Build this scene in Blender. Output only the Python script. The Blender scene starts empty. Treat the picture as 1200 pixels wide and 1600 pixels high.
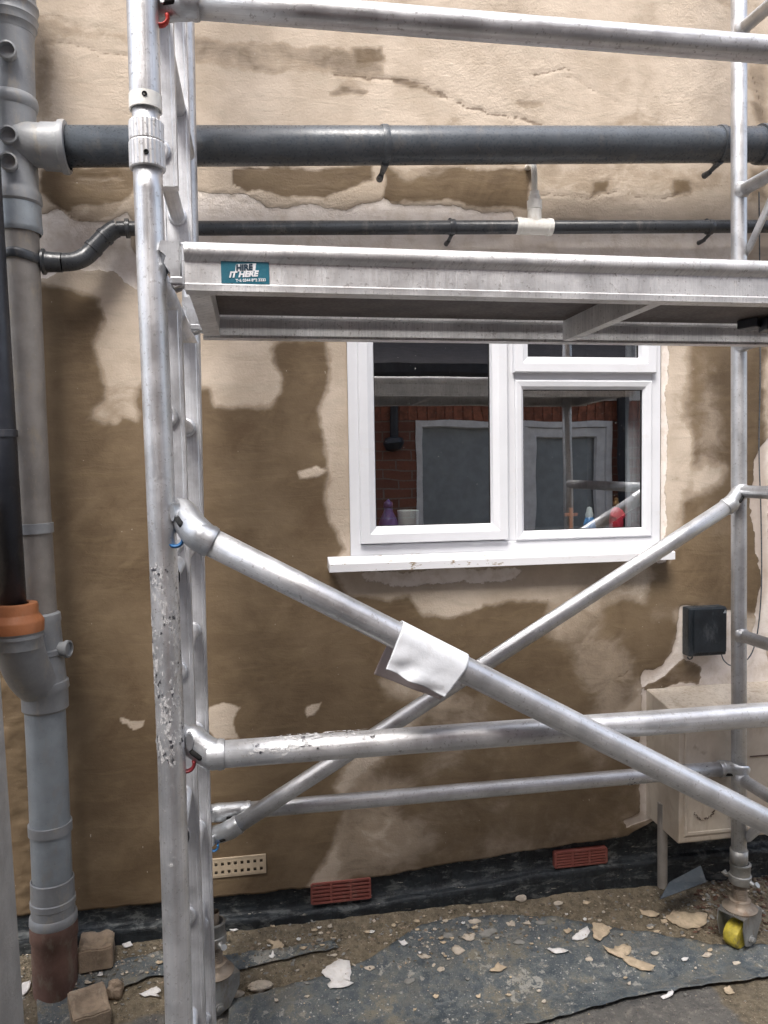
import bpy, bmesh, math, random
import numpy as np
from mathutils import Vector, Matrix
random.seed(7)
scene = bpy.context.scene
# ------------------------------------------------------------------ camera, world, sun, exposure
YAW, PITCH, ROLL, H = math.radians(9.6), math.radians(3.15), math.radians(-0.91), 1.58
FWD = Vector((math.sin(YAW)*math.cos(PITCH), math.cos(YAW)*math.cos(PITCH), -math.sin(PITCH)))
_r = Vector((math.cos(YAW), -math.sin(YAW), 0)); _u = _r.cross(FWD)
RT = _r*math.cos(ROLL) + _u*math.sin(ROLL); UP = -_r*math.sin(ROLL) + _u*math.cos(ROLL)
cam_d = bpy.data.cameras.new('camera'); cam = bpy.data.objects.new('camera', cam_d)
scene.collection.objects.link(cam); scene.camera = cam
cam.matrix_world = Matrix(((RT.x, UP.x, -FWD.x, 0), (RT.y, UP.y, -FWD.y, 0), (RT.z, UP.z, -FWD.z, H), (0, 0, 0, 1)))
cam_d.sensor_fit = 'VERTICAL'; cam_d.sensor_height = 24; cam_d.lens = 18.0
cam_d.clip_start = 0.02; cam_d.clip_end = 500
w = bpy.data.worlds.new('World'); scene.world = w; w.use_nodes = True
nt = w.node_tree; sky = nt.nodes.new('ShaderNodeTexSky'); sky.sky_type = 'NISHITA'; sky.sun_disc = False
SUN_EL, SUN_AZ = math.radians(58), math.radians(205)      # azimuth clockwise from +Y
sky.sun_elevation = SUN_EL; sky.sun_rotation = SUN_AZ; sky.air_density = 1.0; sky.dust_density = 4.0; sky.ozone_density = 1.0
hs = nt.nodes.new('ShaderNodeHueSaturation'); hs.inputs['Saturation'].default_value = .6; nt.links.new(sky.outputs[0], hs.inputs['Color']); nt.links.new(hs.outputs[0], nt.nodes['Background'].inputs[0]); nt.nodes['Background'].inputs[1].default_value = 0.15
sd = bpy.data.lights.new('sun', 'SUN'); sd.energy = 1.2; sd.angle = math.radians(24); sd.color = (1, 0.97, 0.93)
sun = bpy.data.objects.new('sun', sd); scene.collection.objects.link(sun)
dirv = Vector((math.sin(SUN_AZ)*math.cos(SUN_EL), math.cos(SUN_AZ)*math.cos(SUN_EL), math.sin(SUN_EL)))
sun.rotation_euler = dirv.to_track_quat('Z', 'Y').to_euler()
scene.view_settings.view_transform = 'Standard'; scene.view_settings.look = 'None'
scene.view_settings.exposure = 1.5; scene.view_settings.gamma = 1
scene.render.resolution_x = 768; scene.render.resolution_y = 1024

# ------------------------------------------------------------------ measuring helpers
def P(u, v, Y):
    """world point on the plane y = Y seen at photo position (u, v)"""
    d = FWD + RT*((u-600)/1200) - UP*((v-800)/1200)
    d = d*(Y/d.y); return Vector((d.x, d.y, d.z+H))
def sst(a, b, x):
    t = np.clip((x-a)/(b-a), 0, 1); return t*t*(3-2*t)
def vnoise(x, y, seed=0):
    x = np.asarray(x, float); y = np.asarray(y, float)
    xi = np.floor(x).astype(np.int64); yi = np.floor(y).astype(np.int64)
    fx = x-xi; fy = y-yi; fx = fx*fx*(3-2*fx); fy = fy*fy*(3-2*fy)
    def h(a, b):
        n = (a*374761393 + b*668265263 + seed*1442695041) & 0xffffffff
        n = ((n ^ (n >> 13))*1274126177) & 0xffffffff
        return ((n ^ (n >> 16)) & 0xffff)/65535.0
    return (h(xi, yi)*(1-fx)+h(xi+1, yi)*fx)*(1-fy) + (h(xi, yi+1)*(1-fx)+h(xi+1, yi+1)*fx)*fy
def fbm(x, y, seed=0, o=4):
    s = 0; a = .5; t = 0
    for i in range(o):
        s = s+a*vnoise(x*2**i, y*2**i, seed+i*17); t += a; a *= .5
    return s/t
def sdist(px, py, poly):
    """signed distance to polygon, positive inside"""
    n = len(poly); d = np.full(px.shape, 1e9); ins = np.zeros(px.shape, bool)
    for i in range(n):
        ax, ay = poly[i]; bx, by = poly[(i+1) % n]
        ex, ey = bx-ax, by-ay; L = ex*ex+ey*ey+1e-12
        t = np.clip(((px-ax)*ex+(py-ay)*ey)/L, 0, 1)
        d = np.minimum(d, (px-ax-t*ex)**2+(py-ay-t*ey)**2)
        c = ((ay > py) != (by > py)); xx = ax+(py-ay)/(by-ay+1e-12)*ex
        ins ^= c & (px < xx)
    return np.where(ins, np.sqrt(d), -np.sqrt(d))
def gz(x, y):
    t = np.clip((np.asarray(y, float)-2.10)/.35, 0, 1.2)
    return (.115-.02*sst(1.25, 1.45, np.asarray(x, float)))*t**1.15 + .012*(fbm(np.asarray(x)*7+3, np.asarray(y)*7, 5)-.5) + .012*(fbm(np.asarray(x)*25, np.asarray(y)*25, 9)-.5)
def G(u, v, dz=0):
    """point on the ground seen at photo position (u, v)"""
    d = FWD + RT*((u-600)/1200) - UP*((v-800)/1200); z = 0.03; q = None
    for i in range(6):
        t = (z-H)/d.z; q = d*t; z = .5*z+.5*(float(gz(q.x, q.y))+dz)
    return Vector((q.x, q.y, float(gz(q.x, q.y))+dz))

# ------------------------------------------------------------------ materials
class NT:
    def __init__(s, name):
        s.m = bpy.data.materials.new(name); s.m.use_nodes = True; s.t = s.m.node_tree
        s.b = s.t.nodes['Principled BSDF']; s.out = s.t.nodes['Material Output']
    def n(s, typ, ins={}, **kw):
        o = s.t.nodes.new(typ)
        for k, v in kw.items(): setattr(o, k, v)
        for k, v in ins.items():
            if isinstance(v, bpy.types.NodeSocket): s.t.links.new(v, o.inputs[k])
            else: o.inputs[k].default_value = v
        return o
    def l(s, a, b): s.t.links.new(a, b)
    def pos(s): return s.n('ShaderNodeNewGeometry').outputs['Position']
    def uv(s): return s.n('ShaderNodeTexCoord').outputs['UV']
    def scale(s, v, sc): return s.n('ShaderNodeVectorMath', {0: v, 1: sc}, operation='MULTIPLY').outputs[0]
    def noise(s, v, sc, det=4, rough=.55, dist=0):
        return s.n('ShaderNodeTexNoise', {'Vector': v, 'Scale': sc, 'Detail': det, 'Roughness': rough, 'Distortion': dist}).outputs['Fac']
    def mr(s, v, a, b, c=0., d=1.):
        return s.n('ShaderNodeMapRange', {'Value': v, 'From Min': a, 'From Max': b, 'To Min': c, 'To Max': d}, interpolation_type='SMOOTHSTEP').outputs[0]
    def math(s, op, a, b=0.):
        return s.n('ShaderNodeMath', {0: a, 1: b}, operation=op).outputs[0]
    def mix(s, f, a, b):
        o = s.n('ShaderNodeMix', data_type='RGBA')
        for i, v in ((0, f), (6, a), (7, b)):
            if isinstance(v, bpy.types.NodeSocket): s.l(v, o.inputs[i])
            else: o.inputs[i].default_value = v if i == 0 else (*v, 1) if len(v) == 3 else v
        return o.outputs[2]
    def attr(s, name): return s.n('ShaderNodeAttribute', attribute_name=name).outputs['Fac']
    def bump(s, h, dist, st=1., normal=None):
        o = s.n('ShaderNodeBump', {'Height': h, 'Distance': dist, 'Strength': st})
        if normal is not None: s.l(normal, o.inputs['Normal'])
        return o.outputs[0]
    def fin(s, col=None, rough=None, metal=None, normal=None, spec=None):
        for k, v in (('Base Color', col), ('Roughness', rough), ('Metallic', metal), ('Normal', normal), ('Specular IOR Level', spec)):
            if v is None: continue
            if isinstance(v, bpy.types.NodeSocket): s.l(v, s.b.inputs[k])
            else: s.b.inputs[k].default_value = (*v, 1) if k == 'Base Color' else v
        return s.m

def plain(name, c, rough=.5, metal=0., var=.12, dirt=None, dirtamt=.5, bumpd=.0006, nscale=14):
    t = NT(name); p = t.pos()
    n1 = t.noise(p, nscale, 6); n2 = t.noise(p, nscale*9, 4)
    col = t.mix(t.mr(n1, .3, .7), tuple(x*(1-var) for x in c), tuple(min(1, x*(1+var)) for x in c))
    if dirt:
        f = t.math('MULTIPLY', t.mr(t.noise(t.scale(p, (1, 1, .45)), nscale*1.7, 8, .7), .52, .68), dirtamt)
        col = t.mix(f, col, dirt)
        f2 = t.mr(t.noise(p, nscale*14, 3, .6), .69, .74)
        col = t.mix(t.math('MULTIPLY', f2, dirtamt), col, tuple(min(1, x*1.6+.08) for x in c))
    rg = t.mr(n2, .3, .7, max(0, rough-.08), min(1, rough+.08))
    return t.fin(col, rg, metal, t.bump(n2, bumpd))

def mat_alu(name, tint=(.74, .745, .755), rough=.42, grime=.5, splash=.3):
    t = NT(name); uv = t.uv(); p = t.pos()
    st = t.noise(t.scale(uv, (260, 3.5, 1)), 1, 5, .6)          # drawn along the tube
    sc = t.noise(t.scale(uv, (40, 240, 1)), 1, 3, .7, .8)       # short cross scratches
    bl = t.noise(p, 11, 7, .65); sp = t.noise(p, 120, 5, .7)
    col = t.mix(t.mr(bl, .32, .68), tuple(x*.80 for x in tint), tuple(min(1, x*1.12) for x in tint))
    col = t.mix(t.math('MULTIPLY', t.mr(st, .35, .65), .25), col, (.42, .42, .45))
    pits = t.mr(sp, .57, .66); col = t.mix(t.math('MULTIPLY', pits, grime), col, (.16, .14, .13))
    spl = t.mr(t.noise(p, 34, 7, .75), .63, .68); col = t.mix(t.math('MULTIPLY', spl, splash), col, (.74, .71, .67))
    metal = t.math('SUBTRACT', .82, t.math('MULTIPLY', spl, splash*2)); metal = t.math('SUBTRACT', metal, t.math('MULTIPLY', pits, grime*.9))
    rg = t.mr(t.math('ADD', t.math('MULTIPLY', st, .5), t.math('MULTIPLY', bl, .5)), .35, .65, rough-.08, rough+.16)
    h = t.math('ADD', t.math('MULTIPLY', st, .4), t.math('ADD', t.math('MULTIPLY', sc, .3), t.math('MULTIPLY', sp, .6)))
    return t.fin(col, rg, metal, t.bump(h, .0007, .8))

def mat_wall():
    t = NT('skim_render'); p = t.pos(); damp_shade = t.attr('damp_shade'); paint = t.attr('paint'); rgh = t.attr('rough')
    big = t.noise(p, 5, 6, .6); mid = t.noise(p, 22, 6, .65, .3); fine = t.noise(p, 140, 4, .6)
    trowel = t.noise(t.scale(p, (2.2, 1, 9)), 3.2, 6, .65, 1.2)
    dj = t.math('ADD', damp_shade, t.math('MULTIPLY', t.math('SUBTRACT', mid, .5), .26))
    dj = t.math('ADD', dj, t.math('MULTIPLY', t.math('SUBTRACT', t.noise(t.scale(p, (1, 1, 1.4)), 6, 5, .6, 1.8), .5), .55))
    dry = t.mix(t.mr(big, .35, .65), (.455, .375, .292), (.575, .485, .392))
    dry = t.mix(t.math('MULTIPLY', t.mr(trowel, .45, .75), .5), dry, (.42, .365, .29))
    wet = t.mix(t.mr(big, .3, .7), (.120, .083, .049), (.178, .129, .080))
    wet = t.mix(t.math('MULTIPLY', t.mr(trowel, .42, .8), .55), wet, (.22, .162, .095))
    br_ = t.noise(t.scale(t.n('ShaderNodeVectorRotate', {'Vector': p, 'Angle': .6}, rotation_type='Y_AXIS').outputs[0], (1, 1, 1.5)), 3.2, 8, .66, .9)
    wet = t.mix(t.math('MULTIPLY', t.mr(br_, .46, .72), .6), wet, (.235, .172, .106)); wet = t.mix(t.math('MULTIPLY', t.mr(br_, .46, .28), .5), wet, (.095, .060, .034))
    col = t.mix(t.mr(dj, .22, .84), dry, wet)
    rim = t.math('MULTIPLY', t.mr(dj, .36, .46), t.mr(dj, .60, .48)); col = t.mix(t.math('MULTIPLY', rim, .22), col, (.30, .215, .13))
    crk = t.attr('crack'); col = t.mix(t.math('MULTIPLY', t.mr(crk, .35, .75), .65), col, (.13, .09, .06))
    pj = t.math('ADD', paint, t.math('MULTIPLY', t.math('SUBTRACT', t.noise(p, 45, 6, .7), .5), .55))
    pk = t.mix(t.mr(mid, .4, .7), (.82, .75, .69), (.68, .60, .52))
    pk = t.mix(t.math('MULTIPLY', t.mr(damp_shade, .3, .9), .6), pk, (.42, .33, .26))
    pf = t.mr(pj, .45, .52); col = t.mix(pf, col, pk)
    spk = t.mr(t.noise(p, 95, 3, .7), .70, .74); col = t.mix(t.math('MULTIPLY', spk, .55), col, (.17, .12, .08))
    wsp = t.mr(t.noise(t.scale(p, (1.6, 1, 1)), 60, 2, .5), .745, .765); col = t.mix(t.math('MULTIPLY', wsp, .5), col, (.66, .60, .52))
    rg = t.mr(dj, .3, .8, .9, .42)
    rt = t.math('MULTIPLY', t.math('ADD', t.noise(p, 48, 7, .7), t.math('MULTIPLY', fine, .5)), rgh)
    n = t.bump(t.math('MULTIPLY', fine, t.mr(dj, .3, .8, 1., .25)), .0009, .8); n = t.bump(trowel, .0035, .4, n); n = t.bump(rt, .0035, .8, n)
    n = t.bump(t.math('MULTIPLY', pf, -1.), .004, .8, n)
    return t.fin(col, rg, 0, n, .35)

def mat_brick(name, c1, c2, mort, sc=1.0, off=(0, 0, 0)):
    t = NT(name); p = t.pos(); sx = t.n('ShaderNodeSeparateXYZ', {0: p})
    v = t.n('ShaderNodeCombineXYZ', {0: sx.outputs[0], 1: sx.outputs[2], 2: 0.}).outputs[0]
    b = t.n('ShaderNodeTexBrick', {'Vector': v, 'Scale': 1., 'Mortar Size': .006, 'Brick Width': .225, 'Row Height': .075, 'Color1': (*c1, 1), 'Color2': (*c2, 1), 'Mortar': (*mort, 1)})
    n = t.noise(p, 60, 5)
    col = t.mix(t.math('MULTIPLY', t.mr(n, .4, .7), .4), b.outputs[0], tuple(x*.5 for x in c1))
    return t.fin(col, .85, 0, t.bump(t.math('ADD', t.math('MULTIPLY', b.outputs[1], -1.), t.math('MULTIPLY', n, .4)), .008))

def mat_plinth():
    t = NT('bitumen_paint'); p = t.pos()
    n = t.noise(p, 16, 7, .65); f = t.noise(p, 90, 5, .6)
    col = t.mix(t.mr(n, .35, .7), (.008, .011, .014), (.024, .031, .037))
    d = t.math('MULTIPLY', t.mr(t.noise(t.scale(p, (1, 1, 2.4)), 13, 8, .75, .5), .50, .64), .7)
    col = t.mix(d, col, (.16, .17, .165))
    col = t.mix(t.mr(t.noise(t.scale(p, (.6, 1, 4)), 24, 6, .7), .63, .67), col, (.38, .36, .31))
    sx = t.n('ShaderNodeSeparateXYZ', {0: p}); v = t.n('ShaderNodeCombineXYZ', {0: sx.outputs[0], 1: sx.outputs[2], 2: 0.}).outputs[0]
    b = t.n('ShaderNodeTexBrick', {'Vector': v, 'Scale': 1., 'Mortar Size': .008, 'Brick Width': .225, 'Row Height': .075})
    return t.fin(col, t.mr(f, .3, .7, .45, .8), 0, t.bump(f, .003, .8, t.bump(t.math('MULTIPLY', b.outputs[1], -1.), .01)))

def mat_ground():
    t = NT('dirty_concrete'); p = t.pos(); dirt = t.attr('dirt')
    n = t.noise(p, 9, 8, .7); m = t.noise(p, 42, 7, .7); f = t.noise(p, 210, 5, .65)
    conc = t.mix(t.mr(n, .35, .65), (.11, .105, .10), (.19, .18, .16)); conc = t.mix(t.mr(m, .5, .7), conc, (.27, .25, .215))
    so = t.mix(t.mr(m, .35, .65), (.13, .105, .070), (.25, .205, .14)); so = t.mix(t.mr(f, .55, .7), so, (.33, .28, .20))
    dj = t.math('ADD', dirt, t.math('MULTIPLY', t.math('SUBTRACT', n, .5), .9))
    col = t.mix(t.mr(dj, .35, .65), conc, so)
    col = t.mix(t.mr(t.noise(p, 120, 4, .6), .64, .68), col, (.035, .032, .03))
    col = t.mix(t.math('MULTIPLY', t.mr(t.noise(p, 70, 6, .75), .62, .655), .8), col, (.50, .45, .37))
    return t.fin(col, .9, 0, t.bump(f, .004, .9, t.bump(m, .014, .9)))

def mat_sheet():
    t = NT('damp_proof_sheet'); p = t.pos()
    n = t.noise(p, 7, 8, .7); m = t.noise(p, 38, 8, .75); g = t.noise(t.scale(p, (3, 22, 3)), 2.2, 5, .6); f = t.noise(p, 260, 4, .6)
    col = t.mix(t.mr(n, .3, .7), (.045, .060, .073), (.088, .104, .114))
    col = t.mix(t.math('MULTIPLY', t.mr(m, .42, .62), .75), col, (.15, .162, .158))
    col = t.mix(t.math('MULTIPLY', t.mr(n, .5, .62), t.mr(m, .40, .56)), col, (.18, .165, .125))
    dr = t.mr(t.math('ADD', t.math('MULTIPLY', t.noise(p, 34, 7, .68, .3), .55), t.math('MULTIPLY', t.noise(p, 5, 3, .5), .45)), .565, .60)
    col = t.mix(t.math('MULTIPLY', dr, .8), col, (.36, .35, .31)); sm_ = t.mr(t.noise(t.scale(p, (1, 2, 1)), 15, 8, .8), .60, .63); col = t.mix(t.math('MULTIPLY', sm_, .7), col, (.33, .30, .245))
    vo = t.n('ShaderNodeTexVoronoi', {'Vector': p, 'Scale': 62., 'Randomness': 1.}); v1 = t.math('ADD', vo.outputs['Distance'], t.math('MULTIPLY', f, .25))
    dots = t.math('MULTIPLY', t.mr(v1, .31, .27), t.mr(t.noise(p, 9, 3), .46, .54)); col = t.mix(t.math('MULTIPLY', dots, .8), col, (.46, .45, .41))
    col = t.mix(t.math('MULTIPLY', t.mr(g, .62, .68), .35), col, (.24, .245, .24))
    du = t.math('MULTIPLY', t.mr(t.noise(p, 11, 9, .75, .4), .48, .60), .5); col = t.mix(du, col, (.155, .145, .118))
    fs = t.mr(t.noise(p, 170, 5, .7), .585, .63); col = t.mix(t.math('MULTIPLY', fs, .55), col, (.30, .29, .25)); fd = t.mr(t.noise(p, 150, 5, .75), .42, .37); col = t.mix(t.math('MULTIPLY', fd, .6), col, (.02, .025, .03))
    rg = t.mr(m, .35, .65, .45, .85)
    return t.fin(col, rg, 0, t.bump(f, .0015, .8, t.bump(m, .003, .8)), .5)

def mat_glass():
    t = NT('window_glass'); t.t.nodes.remove(t.b)
    tr = t.n('ShaderNodeBsdfTransparent', {'Color': (.90, .92, .92, 1)}); gl = t.n('ShaderNodeBsdfGlossy', {'Color': (1, 1, 1, 1), 'Roughness': 0.0})
    p = t.pos(); nb = t.bump(t.noise(p, 2.5, 2), .004, .25); t.l(nb, gl.inputs['Normal'])
    fr = t.n('ShaderNodeFresnel', {'IOR': 4.0}); bf = t.n('ShaderNodeNewGeometry').outputs['Backfacing']
    fac = t.math('MULTIPLY', fr.outputs[0], t.math('SUBTRACT', 1., bf))
    mx = t.n('ShaderNodeMixShader', {0: fac}); t.l(tr.outputs[0], mx.inputs[1]); t.l(gl.outputs[0], mx.inputs[2])
    df = t.n('ShaderNodeBsdfDiffuse', {'Color': (.6, .6, .58, 1)})
    sp = t.math('MULTIPLY', t.mr(t.noise(p, 130, 2, .5), .765, .785), .8)
    mx2 = t.n('ShaderNodeMixShader', {0: sp}); t.l(mx.outputs[0], mx2.inputs[1]); t.l(df.outputs[0], mx2.inputs[2])
    t.l(mx2.outputs[0], t.out.inputs['Surface']); return t.m

def mat_upvc():
    t = NT('white_upvc'); p = t.pos()
    col = t.mix(t.mr(t.noise(p, 6, 5), .3, .7), (.68, .69, .72), (.73, .74, .77))
    sm = t.mr(t.noise(t.scale(p, (1, 1, 3)), 9, 7, .7), .58, .72); col = t.mix(t.math('MULTIPLY', sm, .22), col, (.55, .49, .42))
    return t.fin(col, .32, 0, t.bump(t.noise(p, 40, 2), .0006))
def mat_sill():
    t = NT('splashed_sill'); p = t.pos()
    sp = t.mr(t.noise(t.scale(p, (.55, 1, 1.3)), 42, 5, .7), .60, .625)
    sx = t.n('ShaderNodeSeparateXYZ', {0: p}).outputs[0]; lim = t.mr(sx, .95, .7, .12, 1.)
    col = t.mix(t.math('MULTIPLY', sp, lim), (.72, .72, .74), (.33, .27, .20))
    return t.fin(col, .4)
def mat_residue():
    """torn printed tape left on a tube: white scraps with black ink over the bare metal"""
    t = NT('torn_printed_tape'); t.t.nodes.remove(t.b); uv = t.uv(); p = t.pos()
    v = t.n('ShaderNodeTexVoronoi', {'Vector': t.scale(uv, (210, 150, 1)), 'Scale': 1.}, distance='CHEBYCHEV')
    v2 = t.n('ShaderNodeTexVoronoi', {'Vector': t.scale(uv, (420, 380, 1)), 'Scale': 1.}, distance='CHEBYCHEV', feature='DISTANCE_TO_EDGE')
    n = t.noise(t.scale(uv, (90, 45, 1)), 1, 8, .8)
    vr = t.n('ShaderNodeSeparateColor', {0: v.outputs['Color']}); n2 = t.noise(t.scale(uv, (34, 9, 1)), 1, 5, .7)
    keep = t.mr(t.math('ADD', t.math('ADD', t.math('MULTIPLY', n, .55), t.math('MULTIPLY', n2, .55)), t.math('MULTIPLY', vr.outputs[0], .10)), .615, .645)
    keep = t.math('MULTIPLY', keep, t.mr(v2.outputs[0], .0, .05, .35, 1.))
    blk = t.mr(t.math('ADD', vr.outputs[1], t.math('MULTIPLY', n2, .5)), 1.06, 1.10)
    col = t.mix(blk, t.mix(t.mr(n, .3, .7), (.45, .44, .44), (.62, .62, .62)), (.04, .04, .05))
    d = t.n('ShaderNodeBsdfPrincipled', {'Base Color': col, 'Roughness': .75}); tr = t.n('ShaderNodeBsdfTransparent')
    mx = t.n('ShaderNodeMixShader', {0: keep}); t.l(tr.outputs[0], mx.inputs[1]); t.l(d.outputs[0], mx.inputs[2])
    t.l(mx.outputs[0], t.out.inputs['Surface']); return t.m
def mat_boxcream():
    t = NT('mudded_cream_plastic'); p = t.pos()
    n = t.noise(p, 7, 6, .6, .5); m = t.noise(t.scale(p, (1, 1, .35)), 18, 7, .7)
    col = t.mix(t.mr(n, .38, .62), (.58, .515, .43), (.49, .425, .345)); col = t.mix(t.math('MULTIPLY', t.mr(m, .5, .72), .6), col, (.36, .28, .20))
    up = t.n('ShaderNodeSeparateXYZ', {0: t.n('ShaderNodeNewGeometry').outputs['Normal']}).outputs[2]
    gr = t.math('MULTIPLY', t.math('MULTIPLY', t.mr(up, .5, .9), .6), t.mr(t.noise(p, 90, 7, .8), .47, .66)); col = t.mix(gr, col, (.24, .185, .13)); sp_ = t.mr(t.noise(p, 8, 4, .6, 1.), .58, .70); col = t.mix(t.math('MULTIPLY', sp_, .5), col, (.25, .19, .13))
    return t.fin(col, .7, 0, t.bump(m, .002))

M = dict(
 alu=mat_alu('scaffold_aluminium'), alu2=mat_alu('rear_tube_aluminium', (.64, .645, .655), .44, .45, .35), cast=mat_alu('cast_aluminium', (.60, .62, .64), .40, .45, .15),
 ladder=mat_alu('ladder_aluminium', (.70, .71, .73), .5, .15, .1), plat=mat_alu('platform_aluminium', (.76, .755, .75), .55, .6, .3),
 wall=mat_wall(), plinth=mat_plinth(), ground=mat_ground(), sheet=mat_sheet(), glass=mat_glass(), upvc=mat_upvc(), sill=mat_sill(), residue=mat_residue(),
 boxc=mat_boxcream(),
 pvcgrey=plain('grey_pvc', (.27, .282, .295), .42, dirt=(.40, .36, .30), dirtamt=.6), pvcold=plain('weathered_grey_pvc', (.255, .235, .215), .55, var=.16, dirt=(.34, .29, .22), dirtamt=.6),
 pvclight=plain('pale_grey_pvc', (.29, .325, .355), .35, dirt=(.3, .27, .22), dirtamt=.3),
 black=plain('black_pvc', (.078, .090, .104), .32, var=.15, dirt=(.18, .165, .15), dirtamt=.4), black2=plain('black_downpipe_pvc', (.024, .028, .038), .4, var=.2, dirt=(.12, .11, .1), dirtamt=.2),
 orange=plain('orange_rubber', (.40, .15, .06), .55, dirt=(.3, .2, .13), dirtamt=.4), clay=plain('brown_clay_pipe', (.15, .085, .068), .6, var=.25, dirt=(.22, .18, .14), dirtamt=.7),
 cream=plain('cream_plastic', (.84, .83, .78), .42, dirt=(.5, .42, .32), dirtamt=.35), brick=plain('loose_brick', (.30, .23, .165), .9, var=.3, dirt=(.36, .30, .22), dirtamt=.9, bumpd=.003, nscale=22),
 redvent=plain('red_airbrick', (.25, .075, .06), .6, dirt=(.35, .25, .2), dirtamt=.35), tanvent=plain('plastered_airbrick', (.52, .42, .30), .8, dirt=(.4, .3, .2), dirtamt=.5),
 dark=plain('dark_void', (.008, .008, .008), .9), ply=plain('dark_ply', (.075, .058, .052), .6, var=.3), steel=plain('galvanised_steel', (.33, .33, .32), .5, .7, .25, dirt=(.25, .19, .13), dirtamt=.7),
 rust=plain('grubby_steel', (.30, .25, .20), .6, .5, .3, dirt=(.2, .12, .07), dirtamt=.7), yellow=plain('yellow_wheel', (.50, .41, .05), .6, var=.3, dirt=(.22, .19, .11), dirtamt=.95, nscale=40),
 red=plain('red_latch', (.50, .035, .025), .4), darkred=plain('dark_red_latch', (.16, .015, .02), .4), blue=plain('blue_latch', (.025, .13, .32), .4),
 jbox=plain('scuffed_black_plastic', (.018, .024, .030), .4, var=.3, dirt=(.12, .13, .14), dirtamt=.4), cloth=plain('white_cloth', (.72, .74, .77), .9, var=.05, dirt=(.5, .48, .46), dirtamt=.3, bumpd=.0003, nscale=30), cloth2=plain('stained_cloth', (.52, .45, .43), .9, var=.1),
 slate=plain('dark_slate', (.045, .058, .072), .55, var=.25, dirt=(.16, .16, .16), dirtamt=.5), teal=plain('teal_print', (.018, .135, .19), .45, dirt=(.02, .06, .09), dirtamt=.5),
 white=plain('white_print', (.75, .76, .78), .5), navy=plain('navy_print', (.01, .035, .06), .5),
 wood=plain('brown_wood', (.36, .12, .05), .5), purple=plain('purple_plastic', (.10, .07, .26), .35), cup=plain('white_cup', (.62, .66, .66), .4), bottleb=plain('blue_plastic', (.02, .20, .50), .35),
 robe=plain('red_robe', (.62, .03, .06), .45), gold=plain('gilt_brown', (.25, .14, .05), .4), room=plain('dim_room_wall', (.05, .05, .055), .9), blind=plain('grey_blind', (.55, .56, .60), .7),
 roof=plain('dark_roof_tile', (.06, .055, .055), .8, var=.3), obrick=mat_brick('red_brick', (.25, .095, .06), (.17, .068, .046), (.22, .19, .165)), soldier=plain('red_soldier_brick', (.26, .10, .062), .85, var=.4, nscale=20),
 paintgrey=plain('grey_door_paint', (.26, .29, .31), .4), white2=plain('white_trim', (.70, .71, .73), .4), pale=plain('pale_masonry_paint', (.50, .49, .47), .8, dirt=(.4, .38, .35), dirtamt=.5, bumpd=.003),
 tan=plain('tan_plaster_flake', (.50, .40, .28), .9, var=.2, dirt=(.28, .21, .14), dirtamt=.5, nscale=40), paper=plain('white_paint_flake', (.74, .72, .70), .8, var=.08, dirt=(.5, .42, .34), dirtamt=.5, nscale=50),
 lump=plain('cream_mortar_lump', (.56, .49, .40), .95, var=.15, dirt=(.25, .19, .13), dirtamt=.7, bumpd=.003, nscale=45), grey=plain('grey_mortar', (.24, .235, .215), .9, var=.2, nscale=40),
 soil=plain('damp_soil', (.14, .115, .08), .95, var=.35, nscale=60), wasteblack=plain('dusty_black_pvc', (.040, .045, .052), .34, var=.2, dirt=(.2, .19, .17), dirtamt=.4), leaf=plain('dead_leaf', (.11, .055, .035), .8, var=.4, nscale=60), darkwood=plain('dark_boundary', (.10, .065, .05), .8, var=.3),
)

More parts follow.
